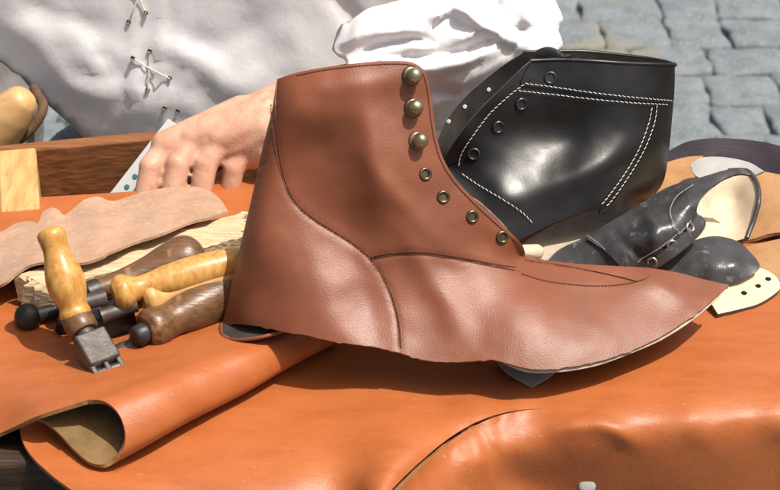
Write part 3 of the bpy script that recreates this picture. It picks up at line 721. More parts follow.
# heel cup: the cream inside of the far half, rim black
CUP = ZSheet([(744, 170, .030), (757, 186, .028), (758, 205, .023), (748, 236, .010), (725, 182, .024), (710, 200, .016), (700, 215, .011), (720, 210, .012), (735, 200, .016), (745, 215, .015), (730, 230, .008), (705, 235, .007), (690, 240, .006), (740, 240, .008)], wr=.0008, wsc=40, seed=4)
mb = MB()
cup = [(690, 205), (690, 205), (705, 190), (722, 179), (738, 172), (746, 170.5), (752, 174), (757.5, 184), (759, 198), (755, 216), (747, 238), (747, 238), (725, 243), (695, 246), (680, 248), (680, 248)]
zpanel(mb, cup, CUP, 4, .0022, (0, 1, 1)); mb.build('heel_cup', [M['lining'], M['black_worn']], sb, ang=70)
mb = MB(); P = CUP.at(spline([(728, 170.5), (740, 170), (749, 172), (757, 183), (759, 198), (755, 216), (747, 238)], 3)); mb.tube(P, .0014, 8); mb.build('rim', M['black_worn'], sb)
# second shiny quarter below
QL = ZSheet([(660, 262, .010), (676, 252, .013), (692, 241, .016), (716, 236, .017), (738, 241, .016), (754, 256, .015), (760, 266, .013), (735, 284, .008), (712, 262, .019), (735, 262, .018), (690, 262, .016), (700, 282, .009), (670, 275, .008)], wr=.001, wsc=50, seed=8)
mb = MB()
zpanel(mb, [(655, 268), (672, 254), (690, 242), (714, 236), (737, 241), (752, 254), (760, 265), (758, 270), (758, 270), (744, 279), (728, 288), (728, 288), (700, 288), (668, 284)], QL, 4, .0018, (0, 1, 1)); mb.build('tongue', [M['black_worn'], M['lining']], sb, ang=70)
# perforated cream insole lining
PL = ZSheet([(720, 312, .004), (728, 288, .007), (760, 272, .007), (782, 274, .006), (780, 296, .004), (750, 300, .0045)], wr=.0006, wsc=40)
mb = MB()
zpanel(mb, [(700, 285), (700, 285), (730, 276), (755, 268), (770, 272), (780, 282), (779, 290), (760, 303), (740, 309), (718, 314), (718, 314)], PL, 4, .0024, (0, 1, 1)); mb.build('perforated_facing', [M['lining'], M['black_worn']], sb, ang=70)
mb = MB()
for p in ((744, 293), (758, 286), (768, 279)):
    c = PL.at([p])[0]; mb.lathe([(.0001, .0018), (.0003, .0017), (.00035, 0)], c, c + np.array([0, 0, 1.]), 14)
mb.build('perforation', M['hole'], sb)

# ================================================================== SCRAPS RIGHT AND BEHIND
def scrap(name, outline, ctrl, mats, label, cat, t=.0016, sp=6, wr=.0012, wsc=22, seed=0, group=None):
    mb = MB(); zpanel(mb, outline, ZSheet(ctrl, wr=wr, wsc=wsc, seed=seed), sp, t, (0, 1, 1)); o = mb.build(name, mats, ang=70); return tag(o, label, cat, group)
scrap('suede_piece', [(655, 166), (655, 166), (690, 156.5), (724, 158), (745, 167), (790, 176), (840, 180), (840, 180), (840, 236), (840, 236), (780, 232.5), (752, 239), (720, 246), (660, 250), (660, 250)],
      [(655, 166, .008), (690, 156, .010), (745, 165, .012), (840, 180, .012), (840, 236, .012), (752, 239, .003), (660, 250, .001), (720, 225, .000), (700, 205, .002), (703, 222, -.002), (690, 215, .000), (780, 205, .012), (785, 233, .008)], [M['suede_tan'], M['suede_tan']], 'tan suede hide piece under the cream-lined shoe upper, reaching behind its heel', 'suede hide', seed=1, t=.0024)
scrap('suede_piece', [(735, 250), (735, 250), (757, 244), (790, 237), (840, 230), (840, 230), (840, 290), (840, 290), (790, 284), (770, 274), (750, 262)],
      [(735, 250, .002), (790, 237, .006), (840, 230, .009), (840, 290, .004), (770, 274, .005)], [M['suede_tan'], M['suede_tan']], 'lower tan suede hide piece at the right beside the perforated cream facing', 'suede hide', seed=6, t=.0024)
scrap('leather_scrap', [(690, 165), (700, 158), (722, 157), (748, 162), (764, 171), (764, 171), (740, 180), (700, 178)], [(690, 165, .020), (722, 157, .023), (764, 171, .022), (740, 180, .018), (700, 178, .018)], [M['grey_hide'], M['grey_hide']], 'pale grey rounded leather scrap between the purple cloth and tan suede', 'leather scrap', seed=2)
scrap('beige_scrap', [(500, 262), (530, 238), (560, 222), (600, 208), (640, 205), (640, 205), (636, 228), (600, 250), (560, 268), (520, 276)], [(500, 262, .003), (560, 222, .0035), (640, 205, .004), (600, 250, .0035), (520, 276, .003)], [M['lining_drab'], M['suede_pale']], 'beige leather scrap coloured as if in shade, lying under the black boot', 'leather scrap', seed=3)  # drab lining instead of cream: the black boot's shade is in the colour
scrap('purple_cloth', [(655, 160), (672, 149), (690, 141), (720, 138), (760, 141.5), (800, 150), (850, 156), (850, 156), (850, 192), (850, 192), (770, 178), (700, 172), (660, 172)],
      [(655, 160, .006), (690, 141, .010), (720, 138, .010), (720, 150, .018), (770, 152, .018), (800, 150, .012), (850, 156, .012), (850, 192, .006), (700, 172, .005), (660, 172, .003), (770, 178, .006)], [M['purple'], M['purple']], 'dark purple folded cloth at the back right of the bench', 'cloth', wr=.004, wsc=18, seed=5)

# ================================================================== LEFT: BOX, BOARD, SUEDE, TOOLS
bxo = thing('wooden_box', bpt(-.35, .36, -.09), 'old open wooden box with a dark inner wall behind the hide, at the left', 'box')
def wbox(name, pts_top, zb, m, par, bev=.0015):
    mb = MB(); t = np.array(pts_top); b = t.copy(); b[:, 2] = zb; mb.hexa(np.r_[b, t]); return mb.build(name, m, par, bevel=bev, ang=30)
zt = .004
# inner back wall: top rim from (38,150) to (165,139)
w0 = pz(36, 149.5, zt); w1 = pz(235, 131, zt); dirw = (w1 - w0) / np.linalg.norm(w1 - w0); nw = np.array([-dirw[1], dirw[0], 0])
def W(u, v, z): p = w0 + dirw * u + nw * v; return [p[0], p[1], z]
wbox('back_wall', [W(-.03, 0, zt), W(.19, 0, zt), W(.19, .011, zt), W(-.03, .011, zt)], -.09, M['wood_box'], bxo)
wbox('side_wall', [W(-.024, -.075, zt + .0005), W(.0, -.075, zt + .0005), W(.0, -.001, zt + .0025), W(-.024, -.001, zt + .0025)], -.09, M['wood_end'], bxo)
wbox('side_wall', [W(.168, -.075, zt - .001), W(.189, -.075, zt - .001), W(.189, -.001, zt - .001), W(.168, -.001, zt - .001)], -.09, M['wood_end'], bxo)
wbox('front_wall', [W(-.024, -.087, zt - .006), W(.189, -.087, zt - .006), W(.189, -.076, zt - .006), W(-.024, -.076, zt - .006)], -.09, M['wood_box'], bxo)
wbox('bottom', [W(.001, -.075, -.08), W(.167, -.075, -.08), W(.167, -.001, -.08), W(.001, -.001, -.08)], -.09, M['wood_box'], bxo)

# plank
pk = MB(); ztp = .024
tp = [pz(16, 275, ztp), pz(47, 290, ztp), pz(246, 236, ztp), pz(246, 211, ztp)]
n1, n2 = 40, 14
g = np.array([[(np.array(tp[0]) * (1 - a) + np.array(tp[3]) * a) * (1 - b) + (np.array(tp[1]) * (1 - a) + np.array(tp[2]) * a) * b for b in np.linspace(0, 1, n2)] for a in np.linspace(0, 1, n1)])
for i in range(n1):
    for j in range(n2):
        p = g[i, j]; k = noise.fractal(Vector((p[0] * 60, p[1] * 200, 1)), .9, 2, 3)
        g[i, j, 2] += .0011 * k - (.0035 * (random.random()) if i == 0 else 0)
        if i in (0, n1 - 1): g[i, j, 0] += random.uniform(-.0035, .003)
        if j == n2 - 1: g[i, j, 1] += .0012 * noise.noise(Vector((i * .6, 0, 0)))
v = g.reshape(-1, 3); fs = [[i * n2 + j, (i + 1) * n2 + j, (i + 1) * n2 + j + 1, i * n2 + j + 1] for i in range(n1 - 1) for j in range(n2 - 1)]
n = vnormals(v, fs)
if n[:, 2].mean() < 0: fs = [f[::-1] for f in fs]
vb = v.copy(); vb[:, 2] = .0075; NB = len(v)
vb[:n2, 0] += rng.uniform(-.003, .004, n2)
ff = fs + [[k + NB for k in f[::-1]] for f in fs]
rim = [i * n2 for i in range(n1)] + [(n1 - 1) * n2 + j for j in range(1, n2)] + [i * n2 + n2 - 1 for i in range(n1 - 2, -1, -1)] + [j for j in range(n2 - 2, 0, -1)]
for a, b in zip(rim, rim[1:] + rim[:1]): ff.append([a, b, b + NB, a + NB])
pk.add(np.r_[v, vb], ff)
tag(pk.build('wooden_plank', M['wood_pale'], ang=28), 'rough pale split plank lying under the suede scrap', 'plank')

scrap('suede_scrap', [(-40, 300), (-40, 300), (-30, 235), (-30, 235), (0, 232), (14, 224), (30, 221), (38, 223), (43, 212), (52, 207.5), (60, 211), (64, 215), (74, 208), (84, 200), (98, 196.5), (112, 201), (130, 196), (150, 190), (185, 186.5), (206, 189), (220, 199), (228, 211), (228, 211), (210, 217), (190, 222), (160, 234), (132, 243), (106, 254), (104, 256), (86, 262), (60, 264), (45, 262), (30, 265), (15, 274), (0, 285)],
      [(-40, 300, .012), (-30, 235, .008), (0, 232, .008), (30, 221, .009), (52, 208, .015), (64, 215, .013), (98, 197, .014), (112, 202, .012), (150, 190, .011), (206, 189, .012), (228, 211, .027), (190, 222, .029), (132, 243, .031), (86, 262, .031), (45, 262, .031), (0, 285, .018), (100, 225, .025), (160, 210, .025), (40, 240, .022), (20, 255, .023), (200, 205, .024)],
      [M['suede_pale'], M['suede_pale']], 'pale pinkish-beige suede scrap with wavy edges, draped over the plank', 'suede scrap', sp=4, wr=.0016, wsc=30, seed=11)
mb = MB(); zpanel(mb, [(96, 206), (96, 206), (125, 200), (146, 192.5), (146, 192.5), (146, 197), (120, 206)], ZSheet([(96, 206, .011), (146, 193, .0095), (146, 197, .0095), (120, 206, .011)]), 4, .001, (0, 0)); tag(mb.build('leather_strip', M['lining'], ang=60), 'thin cream leather strip poking out behind the suede scrap', 'leather strip')

def handle_tool(name, label, A, B, prof, hm, k=1.0):
    """A = ferrule end, B = butt end (world); prof fractions of length"""
    A = np.asarray(A); B = np.asarray(B); L = np.linalg.norm(B - A)
    root = thing(name, (A + B) / 2 * [1, 1, 0], label, 'tool', None)
    pts = spline([(t * 100, r * k * 1e4) for t, r in prof], 2.5)
    mb = MB(); mb.lathe([(p[0] / 100 * L, p[1] / 1e4) for p in pts], A, B, 32); mb.build('handle', hm, root, ang=60)
    return root
# nearest: yellow turned handle, wheel head at the front
A = pz(77, 319, .030); B = pz(49, 227, .072); ax = (B - A) / np.linalg.norm(B - A)
t1 = handle_tool('edging_wheel', 'leather edging tool with a glossy yellow turned handle and square iron head', A, B,
                 [(0, .0090), (.03, .0108), (.08, .0110), (.13, .0100), (.19, .0108), (.30, .0130), (.42, .0136), (.54, .0124), (.66, .0102), (.75, .0091), (.84, .0096), (.91, .0100), (.965, .0084), (1.0, .0035)], M['handle_yellow'], .76)
HD = pz(97, 353, .0205)
ax2 = (A - HD) / np.linalg.norm(A - HD)
mb = MB(); mb.lathe([(0, .0072), (.0015, .0082), (.006, .0086), (.011, .0084), (.013, .0070)], A + ax2 * -.0095, A + ax2 * 4e-3, 28); mb.build('ferrule', M['handle_brown'], t1, ang=40)
mb = MB(); mb.lathe([(0, .0045), (.004, .0052), (.010, .0050), (.016, .0048)], A - ax2 * .018, A, 24); mb.build('neck', M['iron'], t1, ang=40)
# square head: box in axis frame
def obox(mb, c, ex, ey, ez, sx, sy, sz, mi=0):
    c = np.asarray(c); co = []
    for z in (-1, 1):
        for x, y in ((-1, -1), (1, -1), (1, 1), (-1, 1)): co.append(c + ex * x * sx + ey * y * sy + ez * z * sz)
    mb.hexa(np.array(co), mi)
hx = -ax2                                   # from handle towards the wheel
hz = np.array([0, 0, 1.]) - hx * hx[2]; hz /= np.linalg.norm(hz); hy = np.cross(hz, hx)
mb = MB(); obox(mb, HD - hx * .001, hx, hy, hz, .0098, .0088, .0066); mb.build('head', M['iron'], t1, bevel=.0012, ang=30)
for s in (-1, 0, 1):
    mb = MB(); obox(mb, HD + hx * .0112 + hy * s * .0074 - hz * .001 + hx * .001, hx, hy, hz, .0050, .0014, .0052); mb.build('fork', M['iron'], t1, bevel=.0006, ang=30)
for s in (-.5, .5):
    mb = MB(); c = HD + hx * .0135 + hy * s * .0074 - hz * .001; mb.lathe([(-.0028, .0042), (-.0023, .0050), (.0023, .0050), (.0028, .0042)], c, c + hy, 24); mb.build('wheel', M['steel'], t1, ang=40)

def simple_tool(label, A, B, prof, hm, ferr, neck, head, name='awl_tool', k=1.0):
    t = handle_tool(name, label, A, B, prof, hm, k); ax = (A - B) / np.linalg.norm(A - B)
    if ferr: mb = MB(); mb.lathe([(-.001, ferr * .96), (.0, ferr), (.006, ferr), (.0075, ferr * .8)], A, A + ax, 24); mb.build('ferrule', M['iron_dark'], t, ang=40)
    if neck: mb = MB(); mb.lathe([(0, neck), (.014, neck * .9), (.02, neck * .95)], A + ax * .004, A + ax * 1.0, 16); mb.build('neck', M['iron'], t, ang=40)
    if head:
        e2 = np.cross(ax, [0, 0, 1.]); e2 /= np.linalg.norm(e2); e3 = np.cross(e2, ax)
        mb = MB(); obox(mb, A + ax * (.02 + head[0]), ax, e2, e3, *head); mb.build('head', head_mat, t, bevel=.0008, ang=30)
    return t
prof_b = [(0, .0095), (.04, .0125), (.10, .0128), (.16, .0112), (.24, .0108), (.42, .0138), (.62, .0150), (.85, .0140), (.95, .0110), (1, .005)]
prof_p = [(0, .0070), (.04, .0105), (.09, .0112), (.16, .0082), (.24, .0074), (.42, .0098), (.62, .0108), (.85, .0100), (.95, .008), (1, .003)]
prof_k = [(0, .0060), (.1, .0064), (.25, .0072), (.45, .0092), (.65, .0125), (.8, .0142), (.9, .0130), (.97, .0085), (1, .003)]
head_mat = M['iron']
# dark worn handle, nearest to the roll
simple_tool('stout dark worn brown tool handle nearest the leather roll', pz(146, 332, .019), pz(257, 278, .021), prof_b, M['handle_brown'], .0060, None, None, 'awl', .9)
A = pz(128, 345, .009); mb = MB(); TLR = thing('scraper', A * [1, 1, 0], 'small worn oval iron scraper blade beside the wheel head', 'tool')
B = pz(124, 350, .006)
e = pz(142, 338, .012) - pz(108, 352, .008); L = np.linalg.norm(e); e /= L
for k in range(3): pass
rows = []
for i in range(11):
    t = i / 10; w = .0062 * math.sin(math.pi * (.12 + .8 * t)) ** .7; c = pz(108, 353, .008) + e * L * t; u = np.cross(e, [0, 0, 1.]); u /= np.linalg.norm(u)
    rows.append([c - u * w + [0, 0, -.001], c - u * w * .5 + [0, 0, .0012], c + [0, 0, .002], c + u * w * .5 + [0, 0, .0012], c + u * w + [0, 0, -.001]])
v = np.array(rows).reshape(-1, 3); fs = [[i * 5 + j, i * 5 + j + 1, i * 5 + j + 6, i * 5 + j + 5] for i in range(10) for j in range(4)]
mb.sheet(v, fs, .0022, (0, 0)); mb.build('blade', M['iron'], TLR, ang=60)
# pale handle with square iron bar
simple_tool('tool with an unvarnished pale flared handle and black square iron bar', pz(143, 302, .026), pz(250, 266, .032), prof_p, M['handle_pale'], None, .0042, None, 'stamping_iron', .86)
TB_ = thing('square_iron', pz(110, 322, 0), 'short bright-topped square iron bar between the tool handles', 'tool')
mb = MB(); a = pz(88, 330, .011); b = pz(131, 312, .014); ex = (b - a); L = np.linalg.norm(ex); ex /= L; ey = np.cross([0, 0, 1.], ex); ey /= np.linalg.norm(ey); ez = np.cross(ex, ey)
obox(mb, (a + b) / 2, ex, ey, ez, L / 2, .0070, .0080); mb.build('bar', M['iron_dark'], TB_, bevel=.0010, ang=30)
mb = MB(); obox(mb, (a + b) / 2 + ez * .0083, ex, ey, ez, L / 2 - .0012, .0058, .0003); mb.build('top_plate', M['iron'], TB_, bevel=0, ang=30)  # thin plate of lighter iron on top of the bar
simple_tool('tool with a varnished yellow flared handle lying between the brown ones', pz(113, 295, .032), pz(246, 259, .037), [(t, r * 1.12) for t, r in prof_p], M['handle_yellow'], None, .0046, None, 'awl', .78)
A4 = pz(98, 290, .022); B4 = pz(204, 254, .026)
simple_tool('tool with a dark pear-shaped wooden handle lying nearest the plank', A4, B4, prof_k, M['handle_brown'], .0066, .0042, None, 'awl')
# black iron with a round knob at the far left
ki = thing('black_iron', pz(50, 312, 0), 'black iron rod with a round knob end at the far left under the plank', 'tool')
mb = MB(); a = pz(29, 317, .009); b = pz(84, 303, .012); mb.tube([a, a * .5 + b * .5, b], [.0042, .0040, .0042], 14); mb.build('shank', M['iron_dark'], ki)
mb = MB(); mb.lathe([(.0075 - .0075 * math.cos(x), .0078 * math.sin(x)) for x in np.linspace(.05, math.pi - .05, 14)], a - (b - a) / np.linalg.norm(b - a) * .008, b, 20); mb.build('knob', M['iron_dark'], ki)
mb = MB(); a = pz(66, 330, .008); b = pz(70, 303, .012); mb.tube([a, b], [.0058, .0058], 14); mb.build('arm', M['iron_dark'], ki)

# card with teal dots leaning in the box
cd = thing('card', pz(150, 160, 0), 'white card printed with teal dots, leaning in the box beside the hand', 'card')
cc = [pyy(108, 196, .086), pyy(168, 119, .103), pyy(193, 134, .103), pyy(140, 205, .086)]
def cardpt(u, v):   # u along the long side, v across
    return (cc[0] * (1 - u) + cc[1] * u) * (1 - v) + (cc[3] * (1 - u) + cc[2] * u) * v
mb = MB(); gv = np.array([cardpt(u, v) for u in np.linspace(0, 1, 12) for v in np.linspace(0, 1, 5)]); mb.sheet(gv, [[i * 5 + j, i * 5 + j + 1, i * 5 + j + 6, i * 5 + j + 5] for i in range(11) for j in range(4)], .0005, (0, 0)); mb.build('sheet', M['paper'], cd)
cn = np.cross(cc[1] - cc[0], cc[3] - cc[0]); cn /= np.linalg.norm(cn); cn *= np.sign(cn @ (CAM - cc[0]))
mb = MB()
for u in (.16, .3, .44, .58, .72, .86):
    c = cardpt(u, .3); mb.lathe([(.0002, .0017), (.0004, .0016)], c, c + cn, 14)
mb.build('printed_dots', M['teal'], cd)
mb = MB()
for k, u in enumerate((.38, .52, .66, .80)):
    for w in (.52, .62):
        a = cardpt(u, w); b = cardpt(u + .08, w); mb.tube([a + cn * .0003, b + cn * .0003], .00025, 5)
mb.build('printed_lines', M['ink'], cd)

# ================================================================== PERSON
torso_c = [(-150, 60, .33), (-60, -20, .270), (0, 62, .253), (0, 0, .246), (50, 110, .250), (90, 140, .250), (150, 140, .246), (150, 60, .240), (60, 50, .243), (30, -20, .242), (150, -40, .240), (250, 0, .238), (250, 60, .238), (250, 130, .241), (330, 40, .240), (330, 110, .243), (420, 30, .25), (420, 110, .26), (520, 0, .27), (580, 30, .31), (560, 110, .31), (620, -100, .34),
           (150, -200, .215), (0, -200, .235), (300, -200, .215), (450, -200, .235), (-140, -200, .31), (600, -250, .31), (150, -450, .24), (300, -450, .24), (0, -450, .26), (450, -450, .26), (-150, -500, .33), (600, -500, .33), (220, -640, .30), (90, 200, .28), (250, 200, .27), (400, 180, .28)]
def L(p): return spline(p, 4)
def creases(n, xr, yr, amp, w, ang=None, sd=5, lm=1.0):
    rr = random.Random(sd); out = []
    for i in range(n):
        x, y = rr.uniform(*xr), rr.uniform(*yr); a = rr.uniform(0, math.pi) if ang is None else rr.gauss(ang, .32); l = rr.uniform(14, 34) * lm; k = rr.uniform(-.5, .5)
        pts = [(x + math.cos(a + k * t) * l * t, y + math.sin(a + k * t) * l * t) for t in (-1, -.5, 0, .5, 1)]
        out.append((spline(pts, 5), rr.choice((-1, 1)) * amp * rr.uniform(.4, 1), w * rr.uniform(.6, 1.3)))
    return out
tr = [(L([(0, 20), (40, 45), (70, 85), (120, 100)]), -.006, 9), (L([(60, 20), (85, 60), (110, 80)]), -.005, 10), (L([(20, 0), (70, 20), (110, 30)]), .005, 9), (L([(40, 75), (75, 105), (110, 128)]), .004, 8), (L([(165, 50), (200, 60), (235, 90), (262, 70)]), -.006, 10), (L([(180, 40), (220, 45), (270, 20)]), .006, 12),
      (L([(190, 75), (215, 100), (240, 112)]), .004, 8), (L([(110, 50), (125, 58), (140, 55)]), -.003, 5), (L([(100, 62), (125, 75), (142, 72)]), .003, 6), (L([(105, 85), (128, 86), (145, 97)]), -.003, 5), (L([(134, -20), (136, 60), (134, 132)]), -.0025, 3.5), (L([(158, -20), (160, 60), (162, 100)]), -.0022, 3.5), (L([(150, 55), (165, 45), (185, 48)]), -.004, 6), (L([(160, 105), (180, 95), (190, 88)]), .003, 5),
      (L([(330, -10), (350, 15), (365, 30)]), .010, 7), (L([(280, 20), (300, 50), (300, 80)]), -.004, 12), (L([(115, 132), (128, 110), (138, 95)]), .0025, 4)]
TS = ZSheet(torso_c, wr=.0012, wsc=16, seed=21, ridges=[(l, a_ * .36, w_ * 1.25) for l, a_, w_ in tr] + [(L([(133, -30), (134, 60), (132, 134)]), -.0013, 2.2), (L([(160, -30), (160, 40), (163, 105)]), -.0013, 2.2), (L([(146, -30), (147, 60), (146, 130)]), -.0012, 1.8)] + creases(22, (100, 190), (45, 130), .0010, 3.0, .1, 12) + creases(40, (0, 280), (-10, 135), .0009, 4), mode='y', tilt=.00010)
person = thing('person', (-.12, .36, G), 'person in a loose white laced shirt behind the bench, one hand in the box', 'person')
mb = MB()
tp_ = [(-170, -60), (-130, 0), (-60, 28), (0, 62), (40, 98), (78, 132), (110, 165), (180, 190), (300, 195), (420, 190), (500, 150), (535, 60), (545, -60), (600, -250), (620, -450), (540, -590), (420, -650), (300, -690), (220, -695), (140, -690), (20, -650), (-100, -590), (-180, -450), (-200, -250)]
o_ = spline(tp_, 8, True); p_, f_ = tri2d(o_, 8)
P_ = TS.at(p_); 
nv = vnormals(P_, f_)
mb2 = MB()
# closed volume: the same outline goes round to the back with real depth
ed = seg_dist(p_, np.r_[o_, o_[:1]]); dep = .015 + .26 * np.sqrt(1 - (1 - np.clip(ed / 170, 0, 1)) ** 2)
Bk = P_ + np.c_[np.zeros(len(P_)), dep, np.zeros(len(P_))]
if (np.einsum('ij,ij->i', nv, CAM - P_)).sum() < 0: f_ = [k[::-1] for k in f_]
cnt = {}
for k in f_:
    for i in range(3):
        a, b = k[i], k[(i + 1) % 3]; cnt.setdefault((min(a, b), max(a, b)), []).append((a, b))
NN = len(P_); ff = [list(k) for k in f_] + [[i + NN for i in k[::-1]] for k in f_]
for e_, x in cnt.items():
    if len(x) == 1: a, b = x[0]; ff.append([b, a, a + NN, b + NN])
mb2.add(np.r_[P_, Bk], ff); mb2.build('shirt', M['shirt'], person, ang=180)
# placket edge, eyelets and lace
for p in ((129, 22), (146, 13), (133, 58), (150, 51), (148, 90), (170, 78), (178, 111), (165, 108)):
    c = TS.at([p])[0] + np.array([0, -.0012, .0006]); n_ = np.array([0, -.9, .35]); n_ /= np.linalg.norm(n_)
    mb = MB(); th = np.linspace(0, 2 * math.pi, 17); u = np.array([1, 0, 0.]); w = np.cross(n_, u); mb.tube([c + .0012 * (math.cos(t) * u + math.sin(t) * w) for t in th], .0005, 6); 
    mb.lathe([(-.0008, .0014), (-.0004, .0013)], c, c + n_, 12, 1); mb.build('lace_eyelet', [M['brass_dark'], M['hole']], person)
mb = MB()
for a, b in (((129, 22), (146, -25)), ((146, 13), (130, -25)), ((133, 58), (170, 78)), ((150, 51), (148, 90)), ((146, 13), (150, 51)), ((129, 22), (133, 58))):
    q = np.array([np.array(a) * (1 - t) + np.array(b) * t for t in np.linspace(0, 1, 9)])
    lift = .0010 * np.sin(np.linspace(0, math.pi, 9)) if abs(a[0] - b[0]) > 10 or True else 0
    P = TS.at(q) + np.c_[np.zeros(9), -.001 - lift * (1 if (b[1] < 60 and b[1] > 40) is False else .0), np.zeros(9)]
    if (a, b) in (((146, 13), (150, 51)), ((129, 22), (133, 58))): P = P + np.array([0, .004, 0])
    mb.tube(P, .00055, 8)
mb.build('lace', M['cord'], person)

# body: one continuous skin (arm, hand, torso core, neck, head)
mb = MB()
wr_ = pz(306, 111, .042); 
kn_ = [pz(165, 148, .022), pz(192, 140, .027), pz(220, 142, .027), pz(248, 151, .021)]      # index .. little knuckles
pip = [pz(151, 167, .015), pz(178, 164, .017), pz(206, 165, .016), pz(234, 169, .012)]
tips = [pz(144, 202, -.004), pz(171, 203, -.004), pz(199, 203, -.005), pz(227, 205, -.010)]
end = [p + np.array([.004, .012, -.012]) for p in tips]
rk = [.0078, .0083, .0080, .0072]; rp = [.0073, .0075, .0073, .0066]; rt = [.0070, .0072, .0070, .0063]
cap = mb.capsule
for i in range(4):
    w_ = wr_ + np.array([-.008, .016 - .011 * i, -.002 * i])
    cap(w_, kn_[i], .0150, rk[i] + .0006)
    mid = w_ * .45 + kn_[i] * .55; cap(mid + [0, 0, -.004], kn_[i] * .8 + mid * .2 + [0, 0, -.004], .013, .0095)
    cap(kn_[i], pip[i], rk[i], rp[i]); cap(pip[i], tips[i], rp[i], rt[i]); cap(tips[i], end[i], rt[i], rt[i] * .88)
    cap(pip[i], pip[i], rp[i] * 1.06, rp[i] * 1.06)
    # tendon ridge on the back of the hand
    cap(kn_[i] + [0, 0, .0025], (w_ * .6 + kn_[i] * .4) + [0, 0, .0035], .0088, .0120)
for i in range(3): cap(kn_[i] * .7 + wr_ * .3 + [0, 0, -.002], kn_[i + 1] * .7 + wr_ * .3 + [0, 0, -.002], .0115, .0115)
for i in range(3):   # veins
    if True:
        w_ = wr_ + np.array([-.008, .016 - .011 * i, -.002 * i])
        va = kn_[i] * .62 + kn_[i + 1] * .38 + [0, .002, .006]; vb_ = w_ * .75 + kn_[i] * .25 + [0, -.004, .0125]; vm = va * .5 + vb_ * .5 + [.002, .001 * i, .0015]
        cap(va, vm, .0022, .0022, 8); cap(vm, vb_, .0022, .0022, 8)
# thumb on the far side
tb0 = wr_ + np.array([-.03, .014, -.020]); tb1 = tb0 + np.array([-.030, .006, -.022]); tb2 = tb1 + np.array([-.022, -.004, -.020])
cap(wr_ + [-.008, .012, -.003], tb0, .015, .0135); cap(tb0, tb1, .0130, .0105); cap(tb1, tb2, .0100, .0082)
elb = np.array([.070, .28, -.03])
fo = wr_ * .5 + elb * .5
cap(wr_, fo, .0215, .028); cap(wr_ + [0, .008, 0], fo, .021, .027); cap(fo, elb, .028, .034)
shl = np.array([.09, .45, .34]); cap(elb, shl, .040, .052)
shr = np.array([-.36, .45, .34]); elr = np.array([-.47, .36, .10]); wrr = np.array([-.40, .25, -.05])
cap(shr, elr, .052, .040); cap(elr, wrr, .036, .024)
cap(wrr, wrr + [.05, -.03, -.05], .024, .018)
for k in range(4): cap(wrr + [.045, -.03 + .012 * k - .01, -.045], wrr + [.075, -.035 + .014 * k - .01, -.085], .0095, .0075)
cap(wrr + [.02, -.02, -.02], wrr + [.055, -.06, -.05], .0115, .0085)
hip = np.array([-.11, .43, -.20]); ch = np.array([-.105, .44, .22])
cap(hip, ch, .085, .090); cap(shl, shr, .058, .058); cap(hip + [-.08, 0, -.08], hip + [.08, 0, -.08], .10, .10)
nk = np.array([-.10, .45, .42]); hd = np.array([-.10, .435, .545])
cap(ch + [0, .01, .12], nk, .062, .055); cap(nk, hd, .054, .060); cap(hd + [0, .02, .03], hd + [0, -.005, .045], .078, .074); cap(hd + [0, -.03, -.035], hd + [0, -.02, .03], .052, .064)
cap(hd + [0, -.085, .012], hd + [0, -.10, -.006], .008, .012); cap(hd + [0, -.075, .04], hd + [0, -.083, .0], .008, .010)   # nose
for s in (-1, 1):
    cap(hd + [s * .076, .01, .02], hd + [s * .08, .012, -.012], .012, .009)                                             # ears
    cap(hd + [s * .02, -.078, .034], hd + [s * .042, -.070, .034], .007, .007)                                            # brow
cap(hd + [-.018, -.078, -.038], hd + [.018, -.078, -.038], .0065, .0065)
# thighs and shins of the seated figure
for s in (-1, 1):
    h = hip + [s * .09, 0, -.09]; kne = h + [s * .09, -.02, -.02]; kne = np.array([hip[0] + s * .16, .72, -.32]) ; kne[1] = .60
    cap(h, kne, .085, .062); cap(kne, [kne[0], .66, G + .08], .058, .042); cap([kne[0], .66, G + .04], [kne[0], .55, G + .032], .040, .030)
body = mb.build('body', M['skin'], person, ang=180)
rm = body.modifiers.new('remesh', 'REMESH'); rm.mode = 'VOXEL'; rm.voxel_size = .0014; rm.use_smooth_shade = True
sm = body.modifiers.new('smooth', 'SMOOTH'); sm.factor = .5; sm.iterations = 4
# hair and trousers
mb = MB(); cap2 = mb.capsule; cap2(hd + [0, .03, .045], hd + [0, .005, .062], .084, .078, 24); mb.build('hair', M['hair'], person)
mb = MB()
for s in (-1, 1):
    h = hip + [s * .09, 0, -.09]; kne = np.array([hip[0] + s * .16, .60, -.32]); mb.capsule(h, kne, .10, .078, 24); mb.capsule(kne, [kne[0], .66, G + .08], .074, .062, 24)
mb.capsule(hip + [-.09, 0, -.08], hip + [.09, 0, -.08], .112, .112, 24)
mb.build('trousers', M['trousers'], person)

